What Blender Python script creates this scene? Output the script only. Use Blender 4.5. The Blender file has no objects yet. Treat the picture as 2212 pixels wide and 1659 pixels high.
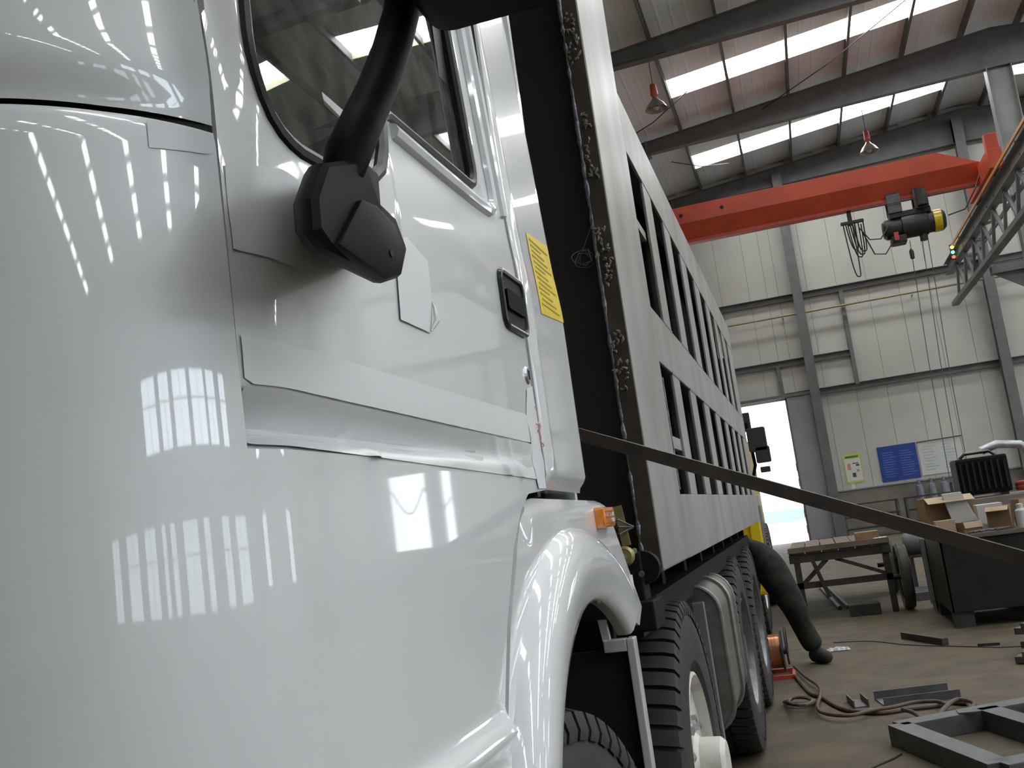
import bpy, bmesh, math, random
from mathutils import Vector, Matrix
from math import sin, cos, pi, radians, sqrt, atan2
random.seed(7)
sc = bpy.context.scene
C = sc.collection

# ------------------------------------------------------------------ camera
FPX = 2191.76; CZ = 1.42; YAW, PITCH, ROLL = .264513, .147241, -.134665
_fw = Vector((-sin(YAW)*cos(PITCH), cos(YAW)*cos(PITCH), sin(PITCH)))
_r0 = Vector((cos(YAW), sin(YAW), 0)); _u0 = _r0.cross(_fw)
_r = cos(ROLL)*_r0 + sin(ROLL)*_u0; _u = -sin(ROLL)*_r0 + cos(ROLL)*_u0
cd = bpy.data.cameras.new('camera'); cam = bpy.data.objects.new('camera', cd); C.objects.link(cam)
cam.matrix_world = Matrix(((_r.x, _u.x, -_fw.x, 0), (_r.y, _u.y, -_fw.y, 0), (_r.z, _u.z, -_fw.z, CZ), (0, 0, 0, 1)))
cd.sensor_fit = 'HORIZONTAL'; cd.sensor_width = 36.0; cd.lens = FPX/2212*36.0
cd.clip_start = .02; cd.clip_end = 400
sc.camera = cam

# ------------------------------------------------------------------ world, exposure
w = bpy.data.worlds.new('overcast_sky'); sc.world = w; w.use_nodes = True
bg = w.node_tree.nodes['Background']; bg.inputs[0].default_value = (.86, .93, 1, 1); bg.inputs[1].default_value = 1.9
vs = sc.view_settings; vs.view_transform = 'Standard'; vs.look = 'None'; vs.gamma = 1; vs.exposure = 1.28
vs.use_curve_mapping = False
SKYLIGHT = 8.2
WINDOW = 2.2

# ------------------------------------------------------------------ measuring helpers: where a sight line meets a real plane
def ray(px, py): return _fw + _r*((px-1106)/FPX) - _u*((py-829.5)/FPX)
def onX(px, py, x): d = ray(px, py); t = x/d.x; return Vector((x, d.y*t, CZ+d.z*t))
def onY(px, py, y): d = ray(px, py); t = y/d.y; return Vector((d.x*t, y, CZ+d.z*t))
def onZ(px, py, z): d = ray(px, py); t = (z-CZ)/d.z; return Vector((d.x*t, d.y*t, z))

# ------------------------------------------------------------------ materials
def mat(name, col, rough=.5, metal=0., col2=None, scale=8., bump=0., bscale=None, coat=0., detail=4., lo=.35, hi=.65, stretch=None, spec=.5, dist=.01, rough2=None):
    m = bpy.data.materials.new(name); m.use_nodes = True
    nt = m.node_tree; b = nt.nodes['Principled BSDF']
    b.inputs['Base Color'].default_value = (*col, 1); b.inputs['Roughness'].default_value = rough
    b.inputs['Metallic'].default_value = metal; b.inputs['Coat Weight'].default_value = coat
    b.inputs['Specular IOR Level'].default_value = spec
    if coat: b.inputs['Coat Roughness'].default_value = .03
    if col2 or bump:
        tc = nt.nodes.new('ShaderNodeTexCoord'); mp = nt.nodes.new('ShaderNodeMapping')
        nt.links.new(tc.outputs['Object'], mp.inputs[0])
        if stretch: mp.inputs['Scale'].default_value = stretch
    if col2:
        n = nt.nodes.new('ShaderNodeTexNoise'); n.inputs['Scale'].default_value = scale; n.inputs['Detail'].default_value = detail
        r = nt.nodes.new('ShaderNodeValToRGB'); r.color_ramp.elements[0].position = lo; r.color_ramp.elements[1].position = hi
        r.color_ramp.elements[0].color = (*col, 1); r.color_ramp.elements[1].color = (*col2, 1)
        nt.links.new(mp.outputs[0], n.inputs['Vector']); nt.links.new(n.outputs[0], r.inputs[0]); nt.links.new(r.outputs[0], b.inputs['Base Color'])
        if rough2 is not None:
            mr = nt.nodes.new('ShaderNodeMapRange'); mr.inputs[3].default_value = rough; mr.inputs[4].default_value = rough2
            nt.links.new(n.outputs[0], mr.inputs[0]); nt.links.new(mr.outputs[0], b.inputs['Roughness'])
    if bump:
        n2 = nt.nodes.new('ShaderNodeTexNoise'); n2.inputs['Scale'].default_value = bscale or scale; n2.inputs['Detail'].default_value = detail
        bp = nt.nodes.new('ShaderNodeBump'); bp.inputs['Strength'].default_value = bump; bp.inputs['Distance'].default_value = dist
        nt.links.new(mp.outputs[0], n2.inputs['Vector']); nt.links.new(n2.outputs[0], bp.inputs['Height']); nt.links.new(bp.outputs[0], b.inputs['Normal'])
    return m

def emis(name, col, strength):
    m = bpy.data.materials.new(name); m.use_nodes = True; nt = m.node_tree; nt.nodes.clear()
    e = nt.nodes.new('ShaderNodeEmission'); o = nt.nodes.new('ShaderNodeOutputMaterial')
    e.inputs[0].default_value = (*col, 1); e.inputs[1].default_value = strength; nt.links.new(e.outputs[0], o.inputs[0]); return m

def glass(name, tint, ior=1.5):
    m = bpy.data.materials.new(name); m.use_nodes = True; nt = m.node_tree; nt.nodes.clear()
    o = nt.nodes.new('ShaderNodeOutputMaterial'); t = nt.nodes.new('ShaderNodeBsdfTransparent'); g = nt.nodes.new('ShaderNodeBsdfGlossy')
    f = nt.nodes.new('ShaderNodeFresnel'); mx = nt.nodes.new('ShaderNodeMixShader')
    t.inputs[0].default_value = (*tint, 1); g.inputs['Roughness'].default_value = .01; f.inputs[0].default_value = ior
    nt.links.new(f.outputs[0], mx.inputs[0]); nt.links.new(t.outputs[0], mx.inputs[1]); nt.links.new(g.outputs[0], mx.inputs[2]); df = nt.nodes.new('ShaderNodeBsdfDiffuse'); df.inputs[0].default_value = (.5, .52, .45, 1); m2 = nt.nodes.new('ShaderNodeMixShader')
    ns = nt.nodes.new('ShaderNodeTexNoise'); ns.inputs['Scale'].default_value = 22; ns.inputs['Detail'].default_value = 6; mr = nt.nodes.new('ShaderNodeMapRange'); mr.inputs[1].default_value = .35; mr.inputs[2].default_value = .75; mr.inputs[3].default_value = .05; mr.inputs[4].default_value = .16
    tc = nt.nodes.new('ShaderNodeTexCoord'); nt.links.new(tc.outputs['Object'], ns.inputs['Vector']); nt.links.new(ns.outputs[0], mr.inputs[0]); nt.links.new(mr.outputs[0], m2.inputs[0])
    nt.links.new(mx.outputs[0], m2.inputs[1]); nt.links.new(df.outputs[0], m2.inputs[2]); nt.links.new(m2.outputs[0], o.inputs[0])
    return m

def ribbed(name, col, col2, rough, axis, period, strength=.5, seam=0.):
    """painted sheet with pressed ribs across one axis"""
    m = mat(name, col, rough, 0, col2, .5); nt = m.node_tree; b = nt.nodes['Principled BSDF']
    tc = nt.nodes.new('ShaderNodeTexCoord'); wv = nt.nodes.new('ShaderNodeTexWave'); wv.bands_direction = axis
    wv.wave_profile = 'SIN'; wv.inputs['Scale'].default_value = 2*pi/(20*period)
    cr = nt.nodes.new('ShaderNodeValToRGB'); cr.color_ramp.elements[0].position = .85-seam; cr.color_ramp.elements[1].position = .97
    bp = nt.nodes.new('ShaderNodeBump'); bp.inputs['Strength'].default_value = strength; bp.inputs['Distance'].default_value = .03
    nt.links.new(tc.outputs['Object'], wv.inputs['Vector']); nt.links.new(wv.outputs['Fac'], cr.inputs[0]); nt.links.new(cr.outputs[0], bp.inputs['Height'])
    nt.links.new(bp.outputs[0], b.inputs['Normal']); return m

M = {}
M['white'] = mat('white_paint', (.635, .65, .66), .32, 0, (.665, .68, .69), 1.2, coat=1.0, bump=.012, bscale=3, dist=.01)
M['film'] = mat('protective_film', (.655, .665, .675), .36, 0, bump=.12, bscale=9, dist=.004)
M['plastic'] = mat('black_plastic', (.0045, .0048, .0055), .5, 0, (.007, .007, .0075), 40, spec=.05, bump=.05, bscale=300, dist=.001)
M['rubberseal'] = mat('rubber_seal', (.012, .012, .012), .45)
M['gloss_black'] = mat('gloss_black', (.012, .012, .014), .25)
M['void'] = mat('underbody_black', (.008, .008, .008), .8, 0, (.014, .012, .010), 12)
M['cabin'] = mat('cabin_grey', (.16, .165, .15), .8, 0, (.22, .22, .20), 6)
M['glass'] = glass('tinted_glass', (.62, .68, .62), 1.75)
M['yellow_label'] = mat('yellow_label', (.72, .55, .015), .45, 0, (.66, .49, .01), 30)
M['ink'] = mat('ink', (.46, .34, .02), .6)
M['redink'] = mat('red_ink', (.75, .33, .27), .6)
M['amber'] = mat('amber_lens', (.85, .27, .01), .12, 0, (.7, .18, .005), 60, coat=1)
M['steel'] = mat('bare_steel', (.42, .42, .415), .36, .55, (.26, .245, .215), 2.6, stretch=(2, 1.6, .7), bump=.05, bscale=9, rough2=.5, lo=.32, hi=.8, detail=7)
M['steel_edge'] = mat('ground_steel_edge', (.36, .36, .36), .35, .6, (.26, .25, .24), 20)
M['mill'] = mat('mill_scale_steel', (.016, .013, .013), .55, .3, (.032, .024, .021), 3, bump=.1, lo=.3, hi=.7)
M['rust'] = mat('rusty_steel', (.040, .030, .022), .65, .2, (.075, .057, .038), 9, bump=.2, lo=.35, hi=.7)
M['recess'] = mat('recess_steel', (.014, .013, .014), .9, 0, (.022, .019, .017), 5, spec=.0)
M['weld'] = mat('weld_bead', (.16, .17, .20), .35, .8, (.30, .30, .32), 90, bump=.8, bscale=120, dist=.004)
M['slag'] = mat('slag', (.30, .27, .21), .9, 0, (.16, .14, .11), 60)
M['chassis'] = mat('chassis_black', (.008, .008, .0085), .6, 0, (.014, .0135, .013), 8, spec=.15)
M['tyre'] = mat('tyre_rubber', (.022, .021, .020), .62, 0, (.045, .041, .034), 9, bump=.15, bscale=40, lo=.4, hi=.8)
M['rimwhite'] = mat('rim_white', (.62, .60, .55), .4, 0, (.42, .40, .36), 14, lo=.5, hi=.8)
M['rimgrey'] = mat('rim_grey', (.20, .205, .215), .38, .5, (.14, .14, .14), 14)
M['tank'] = mat('tank_aluminium', (.20, .19, .175), .38, .65, (.26, .25, .235), 6, stretch=(1, 1, 5))
M['strap'] = mat('tank_strap', (.36, .38, .41), .35, .6)
M['zinc'] = mat('yellow_zinc', (.40, .36, .17), .4, .5, (.30, .25, .10), 25)
M['bolt'] = mat('bolt_steel', (.5, .5, .52), .3, .9)
M['yellow_paint'] = mat('yellow_paint', (.72, .52, .015), .3, 0, (.64, .46, .01), 5, coat=.5)
M['rough_bar'] = mat('rusted_angle', (.035, .028, .024), .6, .3, (.075, .055, .040), 14, bump=.2, stretch=(1, 1, 1), lo=.35, hi=.75)
M['concrete'] = mat('concrete_floor', (.098, .074, .043), .8, 0, (.050, .037, .021), 3.2, bump=.5, bscale=18, detail=12, lo=.32, hi=.70, dist=.01)
M['yard'] = mat('yard_concrete', (.6, .58, .55), .9, 0, (.5, .49, .47), .6)
M['wallpanel'] = ribbed('wall_cladding', (.50, .485, .435), (.43, .415, .37), .55, 'X', .92, .35, -.05)
M['seam'] = mat('panel_joint', (.20, .19, .17), .8)
M['panelpaint'] = mat('cladding_paint', (.50, .485, .435), .5, 0, (.44, .425, .38), .6, bump=.05, bscale=2)
M['wallpanel_y'] = ribbed('wall_cladding_side', (.50, .485, .435), (.43, .415, .37), .55, 'Y', .92, .35, -.05)
M['dado'] = mat('cement_dado', (.15, .13, .108), .9, 0, (.21, .185, .155), 2.2, bump=.3, lo=.3, hi=.7)
M['roofsheet'] = ribbed('roof_sheet', (.80, .82, .87), (.72, .74, .79), .6, 'X', .31, .3)
M['frame'] = mat('grey_painted_steel', (.118, .117, .118), .5, 0, (.15, .148, .145), 2.5)
M['frame_light'] = mat('light_grey_steel', (.20, .20, .20), .5, 0, (.25, .25, .245), 2.5)
M['doorleaf'] = mat('door_leaf_grey', (.30, .29, .31), .5, 0, (.26, .25, .27), 1.2)
M['crane_red'] = mat('crane_red', (.52, .070, .026), .45, 0, (.42, .056, .022), 2.2)
M['dark_machine'] = mat('dark_machine', (.014, .014, .013), .5, 0, (.03, .028, .024), 10)
M['pipe_yellow'] = mat('gas_pipe', (.30, .255, .14), .5)
M['conductor'] = mat('conductor_bar', (.50, .24, .06), .45)
M['skylight'] = emis('skylight_sheet', (.95, .98, 1), SKYLIGHT)
M['fringe'] = mat('skylight_edge', (.80, .74, .52), .5)
M['pane'] = emis('daylit_pane', (.84, .93, 1), WINDOW)
M['pane_high'] = emis('daylit_pane_high', (.80, .91, 1), WINDOW*2)
M['sig_o'] = emis('signal_orange', (1, .45, .05), 4); M['sig_g'] = emis('signal_green', (.1, .9, .6), 2); M['sig_r'] = emis('signal_red', (1, .08, .05), 1.5)
M['board_blue'] = mat('board_blue', (.020, .052, .26), .4)
M['board_text'] = mat('board_text', (.10, .15, .42), .5)
M['board_white'] = mat('board_white', (.56, .56, .52), .4)
M['text_blue'] = mat('text_blue', (.36, .43, .50), .5)
M['poster'] = mat('poster_paper', (.60, .59, .54), .6); M['poster_edge'] = mat('poster_edge', (.50, .52, .10), .6)
M['poster_green'] = mat('poster_green', (.05, .16, .05), .6); M['poster_orange'] = mat('poster_orange', (.6, .25, .12), .6); M['poster_dark'] = mat('poster_dark', (.04, .06, .06), .6)
M['card'] = mat('cardboard', (.25, .16, .085), .8, 0, (.20, .125, .065), 9); M['card_light'] = mat('cardboard_light', (.42, .32, .20), .8, 0, (.36, .27, .16), 7)
M['foam'] = mat('white_foam', (.52, .52, .50), .8); M['plank'] = mat('dirty_plank', (.10, .078, .06), .8, 0, (.15, .12, .095), 5, stretch=(1, 6, 1))
M['darkiron'] = mat('dark_iron', (.030, .026, .026), .6, .2, (.05, .042, .038), 8); M['wheelrubber'] = mat('dusty_rubber', (.045, .040, .034), .8, 0, (.09, .08, .066), 7)
M['benchsteel'] = mat('bench_steel', (.012, .012, .010), .6, 0, (.020, .019, .016), 5, spec=.25); M['greymetal'] = mat('grey_metal', (.085, .085, .095), .5, .3, (.12, .115, .12), 7)
M['copper'] = mat('copper_wire', (.75, .33, .17), .3, .7, (.45, .18, .08), 2, stretch=(60, 1, 1)); M['redframe'] = mat('red_frame', (.45, .06, .03), .5)
M['hose'] = mat('brown_hose', (.055, .032, .024), .6, 0, (.09, .055, .042), 12); M['ringorange'] = mat('orange_hose', (.38, .075, .035), .5)
M['blacksheet'] = mat('black_sheet', (.006, .006, .007), .7, spec=.15); M['foil'] = mat('silver_duct', (.42, .42, .43), .35, .6, (.3, .3, .31), 15)
M['cylblue'] = mat('gas_cylinder', (.13, .14, .17), .45, 0, (.19, .20, .23), 7)
M['profile'] = mat('steel_profile', (.115, .12, .122), .5, .4, (.075, .075, .075), 6, lo=.3, hi=.7)
M['camo'] = mat('camouflage_cloth', (.005, .007, .005), .95, 0, (.017, .020, .011), 11, lo=.45, hi=.6, detail=2); M['jacket'] = mat('dark_jacket', (.012, .014, .017), .9, 0, (.02, .02, .024), 9)
M['skin'] = mat('skin', (.40, .24, .17), .55); M['hair'] = mat('hair', (.012, .010, .009), .6); M['shoe'] = mat('shoe', (.014, .016, .012), .8)
M['clearplastic'] = mat('crumpled_plastic', (.42, .42, .42), .15); M['paleblue'] = mat('pale_blue_paint', (.35, .48, .70), .6)
M['lampred'] = mat('lamp_red', (.50, .10, .06), .5); M['lampmetal'] = mat('lamp_metal', (.30, .27, .26), .3, .7)

# ------------------------------------------------------------------ mesh builder
WM = {}
def wm(o): return WM.get(o.name, Matrix.Identity(4))
def link(o, parent=None, world=None):
    C.objects.link(o); WM[o.name] = world or Matrix.Identity(4)
    if parent is not None:
        o.parent = parent; o.matrix_parent_inverse = wm(parent).inverted()
    return o
def tag(o, label=None, cat=None, group=None, kind=None):
    if label: o['label'] = label
    if cat: o['category'] = cat
    if group: o['group'] = group
    if kind: o['kind'] = kind
    return o
def thing(name, label, cat, loc=(0, 0, 0), group=None, kind=None):
    o = bpy.data.objects.new(name, None); o.empty_display_size = .1; o.location = loc
    link(o, None, Matrix.Translation(loc)); return tag(o, label, cat, group, kind)

class MB:
    def __init__(s): s.v = []; s.f = []
    def add(s, vs_, fs):
        n = len(s.v); s.v += [tuple(p) for p in vs_]; s.f += [tuple(i+n for i in q) for q in fs]; return s
    def box(s, a, b):
        (x0, y0, z0), (x1, y1, z1) = a, b
        x0, x1 = min(x0, x1), max(x0, x1); y0, y1 = min(y0, y1), max(y0, y1); z0, z1 = min(z0, z1), max(z0, z1)
        return s.add([(x0,y0,z0),(x1,y0,z0),(x1,y1,z0),(x0,y1,z0),(x0,y0,z1),(x1,y0,z1),(x1,y1,z1),(x0,y1,z1)],
                     [(0,3,2,1),(4,5,6,7),(0,1,5,4),(1,2,6,5),(2,3,7,6),(3,0,4,7)])
    def obox(s, c, size, m=None):
        c = Vector(c); m = m or Matrix.Identity(3); hx, hy, hz = [q/2 for q in size]
        vs_ = [c + m @ Vector((x, y, z)) for z in (-hz, hz) for x, y in ((-hx,-hy),(hx,-hy),(hx,hy),(-hx,hy))]
        return s.add(vs_, [(0,3,2,1),(4,5,6,7),(0,1,5,4),(1,2,6,5),(2,3,7,6),(3,0,4,7)])
    def beam(s, p0, p1, w_, h, up=(0, 0, 1)):
        p0, p1 = Vector(p0), Vector(p1); d = (p1-p0); L = d.length; d.normalize()
        up = Vector(up)
        if abs(d.dot(up)) > .99: up = Vector((1, 0, 0))
        side = d.cross(up).normalized(); u2 = side.cross(d)
        m = Matrix((side, d, u2)).transposed()
        return s.obox((p0+p1)/2, (w_, L, h), m)
    def ibeam(s, p0, p1, w_, h, up=(0, 0, 1), tf=.012, tw=.008):
        p0, p1 = Vector(p0), Vector(p1); d = (p1-p0).normalized(); up = Vector(up)
        if abs(d.dot(up)) > .99: up = Vector((1, 0, 0))
        side = d.cross(up).normalized(); u2 = side.cross(d)
        s.beam(p0+u2*(h/2-tf/2), p1+u2*(h/2-tf/2), w_, tf, u2); s.beam(p0-u2*(h/2-tf/2), p1-u2*(h/2-tf/2), w_, tf, u2)
        return s.beam(p0, p1, tw, h-2*tf, u2)
    def prism(s, poly, axis, a, b):
        n = len(poly)
        def mk(p, t): return {'x': (t, p[0], p[1]), 'y': (p[0], t, p[1]), 'z': (p[0], p[1], t)}[axis]
        vs_ = [mk(p, a) for p in poly]+[mk(p, b) for p in poly]
        fs = [tuple(range(n))[::-1], tuple(range(n, 2*n))]+[(i, (i+1) % n, n+(i+1) % n, n+i) for i in range(n)]
        return s.add(vs_, fs)
    def tube(s, path, r, n=8, cap=True, flat=1., up=(0, 0, 1)):
        P = [Vector(p) for p in path]; k = len(P); vs_ = []
        R_ = r if isinstance(r, (list, tuple)) else [r]*k
        prev = None
        for i, p in enumerate(P):
            d = (P[min(i+1, k-1)]-P[max(i-1, 0)]).normalized()
            if prev is None:
                ref = Vector(up) if abs(d.dot(Vector(up))) < .95 else Vector((1, 0, 0))
                a = d.cross(ref).normalized()
            else: a = (prev - d*prev.dot(d)).normalized()
            b = d.cross(a); prev = a
            for j in range(n):
                t = 2*pi*j/n; vs_.append(p + (a*cos(t) + b*sin(t)*flat)*R_[i])
        fs = [(i*n+j, i*n+(j+1) % n, (i+1)*n+(j+1) % n, (i+1)*n+j) for i in range(k-1) for j in range(n)]
        if cap: fs += [tuple(range(n))[::-1], tuple((k-1)*n+j for j in range(n))]
        return s.add(vs_, fs)
    def ring(s, path, r, n=8):   # closed loop tube
        P = [Vector(p) for p in path]; k = len(P); vs_ = []; 
        nrm = Vector((0, 0, 0))
        for i in range(k): nrm += P[i].cross(P[(i+1) % k])
        nrm = Vector((1, 0, 0)) if nrm.length < 1e-9 else nrm.normalized()
        for i, p in enumerate(P):
            d = (P[(i+1) % k]-P[i-1]).normalized(); a = d.cross(nrm).normalized(); b = d.cross(a)
            for j in range(n):
                t = 2*pi*j/n; vs_.append(p + (a*cos(t)+b*sin(t))*r)
        fs = [(i*n+j, i*n+(j+1) % n, ((i+1) % k)*n+(j+1) % n, ((i+1) % k)*n+j) for i in range(k) for j in range(n)]
        return s.add(vs_, fs)
    def lathe(s, prof, c, axis='x', n=32, closed=False):
        c = Vector(c); k = len(prof); vs_ = []
        for (a, r) in prof:
            for j in range(n):
                t = 2*pi*j/n
                vs_.append(c + {'x': Vector((a, r*cos(t), r*sin(t))), 'y': Vector((r*cos(t), a, r*sin(t))), 'z': Vector((r*cos(t), r*sin(t), a))}[axis])
        fs = [(i*n+j, i*n+(j+1) % n, (i+1)*n+(j+1) % n, (i+1)*n+j) for i in range(k-1) for j in range(n)]
        if closed: fs += [((k-1)*n+j, (k-1)*n+(j+1) % n, (j+1) % n, j) for j in range(n)]
        else: fs += [tuple(range(n))[::-1], tuple((k-1)*n+j for j in range(n))]
        return s.add(vs_, fs)
    def grid(s, rows):
        k, n = len(rows), len(rows[0]); vs_ = [p for r in rows for p in r]
        return s.add(vs_, [(i*n+j, i*n+j+1, (i+1)*n+j+1, (i+1)*n+j) for i in range(k-1) for j in range(n-1)])
    def build(s, name, m, parent=None, smooth=35, bevel=0, kind=None, label=None):
        me = bpy.data.meshes.new(name); me.from_pydata(s.v, [], s.f)
        bm = bmesh.new(); bm.from_mesh(me); bmesh.ops.recalc_face_normals(bm, faces=bm.faces)
        if bevel:
            es = [e for e in bm.edges if len(e.link_faces) == 2 and e.calc_face_angle(0) > .5]
            bmesh.ops.bevel(bm, geom=es, offset=bevel, segments=2, profile=.6, affect='EDGES', clamp_overlap=True)
        bm.to_mesh(me); bm.free()
        me.materials.append(M[m] if isinstance(m, str) else m)
        if smooth:
            me.polygons.foreach_set('use_smooth', [True]*len(me.polygons)); me.set_sharp_from_angle(angle=radians(smooth))
        o = bpy.data.objects.new(name, me); link(o, parent)
        if kind: o['kind'] = kind
        if label: o['label'] = label
        return o
def inst(src, name, parent, loc=(0, 0, 0), rot=None):
    """another piece with the same mesh, placed by an offset"""
    o = bpy.data.objects.new(name, src.data); link(o, parent)
    o.location = loc
    if rot: o.rotation_euler = rot
    return o
def copy_tree(src, loc, rotz=0., label=None):
    def cp(o, par):
        c = o.copy(); C.objects.link(c); WM[c.name] = Matrix.Identity(4)
        if par is not None: c.parent = par
        for ch in list(o.children): cp(ch, c)
        return c
    r = cp(src, None); r.location = loc; r.rotation_euler = (0, 0, rotz)
    if label: r['label'] = label
    return r

# plate with openings: a fine grid in (y, z) whose rim is pulled onto the outlines
def inside(p, poly):
    x, y = p; c = False; n = len(poly)
    for i in range(n):
        x0, y0 = poly[i]; x1, y1 = poly[(i+1) % n]
        if (y0 > y) != (y1 > y) and x < (x1-x0)*(y-y0)/(y1-y0)+x0: c = not c
    return c
def nearest(p, polys):
    best = None
    for poly in polys:
        n = len(poly)
        for i in range(n):
            a = Vector(poly[i]); b = Vector(poly[(i+1) % n]); d = b-a; L = d.length_squared
            t = 0 if L == 0 else max(0, min(1, (Vector(p)-a).dot(d)/L)); q = a+d*t; e = (q-Vector(p)).length
            if best is None or e < best[0]: best = (e, q)
    return best[1]
def panel(outer, holes, xf, res=.012, thick=.02):
    ys = [p[0] for p in outer]; zs = [p[1] for p in outer]
    y0, y1, z0, z1 = min(ys), max(ys), min(zs), max(zs); ny = max(2, round((y1-y0)/res)); nz = max(2, round((z1-z0)/res))
    cells = [(i, j) for i in range(ny) for j in range(nz)
             if inside((y0+(i+.5)*(y1-y0)/ny, z0+(j+.5)*(z1-z0)/nz), outer) and not any(inside((y0+(i+.5)*(y1-y0)/ny, z0+(j+.5)*(z1-z0)/nz), h) for h in holes)]
    cs = set(cells); idx = {}; vs_ = []; fs = []
    def vid(i, j):
        if (i, j) not in idx:
            p = (y0+i*(y1-y0)/ny, z0+j*(z1-z0)/nz)
            if not all(q in cs for q in ((i, j), (i-1, j), (i, j-1), (i-1, j-1))): p = tuple(nearest(p, [outer]+holes))
            idx[(i, j)] = len(vs_); vs_.append((xf(*p), p[0], p[1]))
        return idx[(i, j)]
    edges = {}
    for (i, j) in cells:
        q = (vid(i, j), vid(i+1, j), vid(i+1, j+1), vid(i, j+1)); fs.append(q)
        for k in range(4):
            e = (q[k], q[(k+1) % 4]); edges[e] = edges.get(e, 0)+1
    if thick:
        n = len(vs_); rim = [e for e in edges if (e[1], e[0]) not in edges]
        vs_ += [(v[0]-thick, v[1], v[2]) for v in vs_]
        fs += [(e[0], e[1], e[1]+n, e[0]+n) for e in rim]
    m = MB(); m.add(vs_, fs); return m
def arc(cx, cy, r, a0, a1, n): return [(cx+r*cos(radians(a0+(a1-a0)*i/n)), cy+r*sin(radians(a0+(a1-a0)*i/n))) for i in range(n+1)]
def sstep(a, b, x):
    t = max(0, min(1, (x-a)/(b-a))); return t*t*(3-2*t)

# ================================================================== THE HALL
XL, XR, YB, YF = -9.0, 27.6, -26.0, 34.0
RIDGE = 6.6
def zroof(x): return 12.0+.1*(min(x, 2*RIDGE-x)+1.7)
floor = MB().box((XL-.2, YB-.2, -.2), (XR+.2, YF+.2, 0)).build('floor', 'concrete', None, 0); floor['kind'] = 'structure'
yard = MB().box((-40, YF+.21, -.25), (50, 90, -.05)).build('yard_ground', 'yard', None, 0); yard['kind'] = 'structure'

# ceiling: two sheets of roofing with skylights let in, purlins, rafters
ceil = MB()
PS = 1.52
STRIPS = ([31.3-6*k for k in range(6)], [31.3-6*k for k in range(9)])      # skylight centre lines, left and right slope
NP = (5, 12)
SW = .86
for side in (0, 1):
    xa, xb = (XL-.3, RIDGE) if side == 0 else (RIDGE, XR+.3)
    ya = YB-.3
    s0, s1 = (-1.69, -1.69+5*PS) if side == 0 else (2*RIDGE+1.69-5*PS, 2*RIDGE+1.69+7*PS)
    def sheet(x0, x1, y0, y1):
        t = .06; zz = lambda x: zroof(x)+.22
        ceil.add([(x0,y0,zz(x0)),(x1,y0,zz(x1)),(x1,y1,zz(x1)),(x0,y1,zz(x0)),(x0,y0,zz(x0)+t),(x1,y0,zz(x1)+t),(x1,y1,zz(x1)+t),(x0,y1,zz(x0)+t)],
                 [(0,3,2,1),(4,5,6,7),(0,1,5,4),(1,2,6,5),(2,3,7,6),(3,0,4,7)])
    sheet(xa, s0, YB-.3, YF+.3); sheet(s1, xb, YB-.3, YF+.3)
    yy = YB-.3
    for yc in sorted(STRIPS[side]): sheet(s0, s1, yy, yc-SW/2); yy = yc+SW/2
    sheet(s0, s1, yy, YF+.3)
ceiling = ceil.build('ceiling', 'roofsheet', None, 0); ceiling['kind'] = 'structure'
sky0 = frg0 = None
for side in (0, 1):
    sg = 1 if side == 0 else -1
    ang = atan2(.1, 1)*sg
    for yc in STRIPS[side]:
        for k in range(NP[side]):
            xc = (-1.69+(k+.5)*PS) if side == 0 else 2*RIDGE+1.69+7*PS-(k+.5)*PS
            L = (PS-.05)/2
            if sky0 is None:
                sky0 = MB().box((-L, -SW/2, -.01), (L, SW/2, .01)).build('skylight_panel', 'skylight', ceiling, 0); o = sky0
                frg0 = MB().box((-L, SW/2-.02, -.17), (L, SW/2+.0, -.02)).build('skylight_frame', 'fringe', sky0, 0); f = frg0
            else:
                o = inst(sky0, 'skylight_panel', ceiling); f = bpy.data.objects.new('skylight_frame', frg0.data); link(f, o); f.matrix_parent_inverse = Matrix.Identity(4)
            o.location = (xc, yc, zroof(xc)+.25); o.rotation_euler = (0, -ang, 0)
x = -1.69
pxs = []
while x > XL: x -= PS
x += PS
while x < RIDGE-.3: pxs.append(x); x += PS
pxs += [2*RIDGE-q for q in pxs]
x = 2*RIDGE-min(pxs)+PS
while x < XR: pxs.append(x); x += PS
pur = None
for xx in pxs:
    if pur is None: pur = MB().box((-.035, YB, 0), (.035, YF, .02)).box((-.035, YB, 0), (-.025, YF, .21)).box((-.035, YB, .19), (.035, YF, .21)).build('purlin', 'frame', ceiling, 0); o = pur
    else: o = inst(pur, 'purlin', ceiling)
    o.location = (xx, 0, zroof(xx))
def rafter(y):
    ms = []
    for sg in (1, -1):
        m = MB()
        def X(a): return a if sg == 1 else 2*RIDGE-a
        seg = [(XL if sg == 1 else 2*RIDGE-XR, .75), (-2.7, .36), (RIDGE, 1.08)]
        for (a, da), (b, db) in zip(seg, seg[1:]):
            za, zb = zroof(a), zroof(b)
            def quad(w0, ta0, ta1, tb0, tb1):
                m.add([(X(a), y-w0, za-ta0), (X(a), y+w0, za-ta0), (X(b), y+w0, zb-tb0), (X(b), y-w0, zb-tb0), (X(a), y-w0, za-ta1), (X(a), y+w0, za-ta1), (X(b), y+w0, zb-tb1), (X(b), y-w0, zb-tb1)],
                      [(0,1,2,3),(7,6,5,4),(0,4,5,1),(1,5,6,2),(2,6,7,3),(3,7,4,0)])
            quad(.11, 0, .015, 0, .015); quad(.11, da-.015, da, db-.015, db); quad(.006, .015, da-.015, .015, db-.015)
        m.box((X(-2.73), y-.15, zroof(-2.7)-.46), (X(-2.67), y+.15, zroof(-2.7)-.0))
        for q in (.42, .08): m.box((X(-2.8), y-.13, zroof(-2.7)-q-.02), (X(-2.6), y+.13, zroof(-2.7)-q+.02))
        ms.append(m)
    return ms
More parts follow.
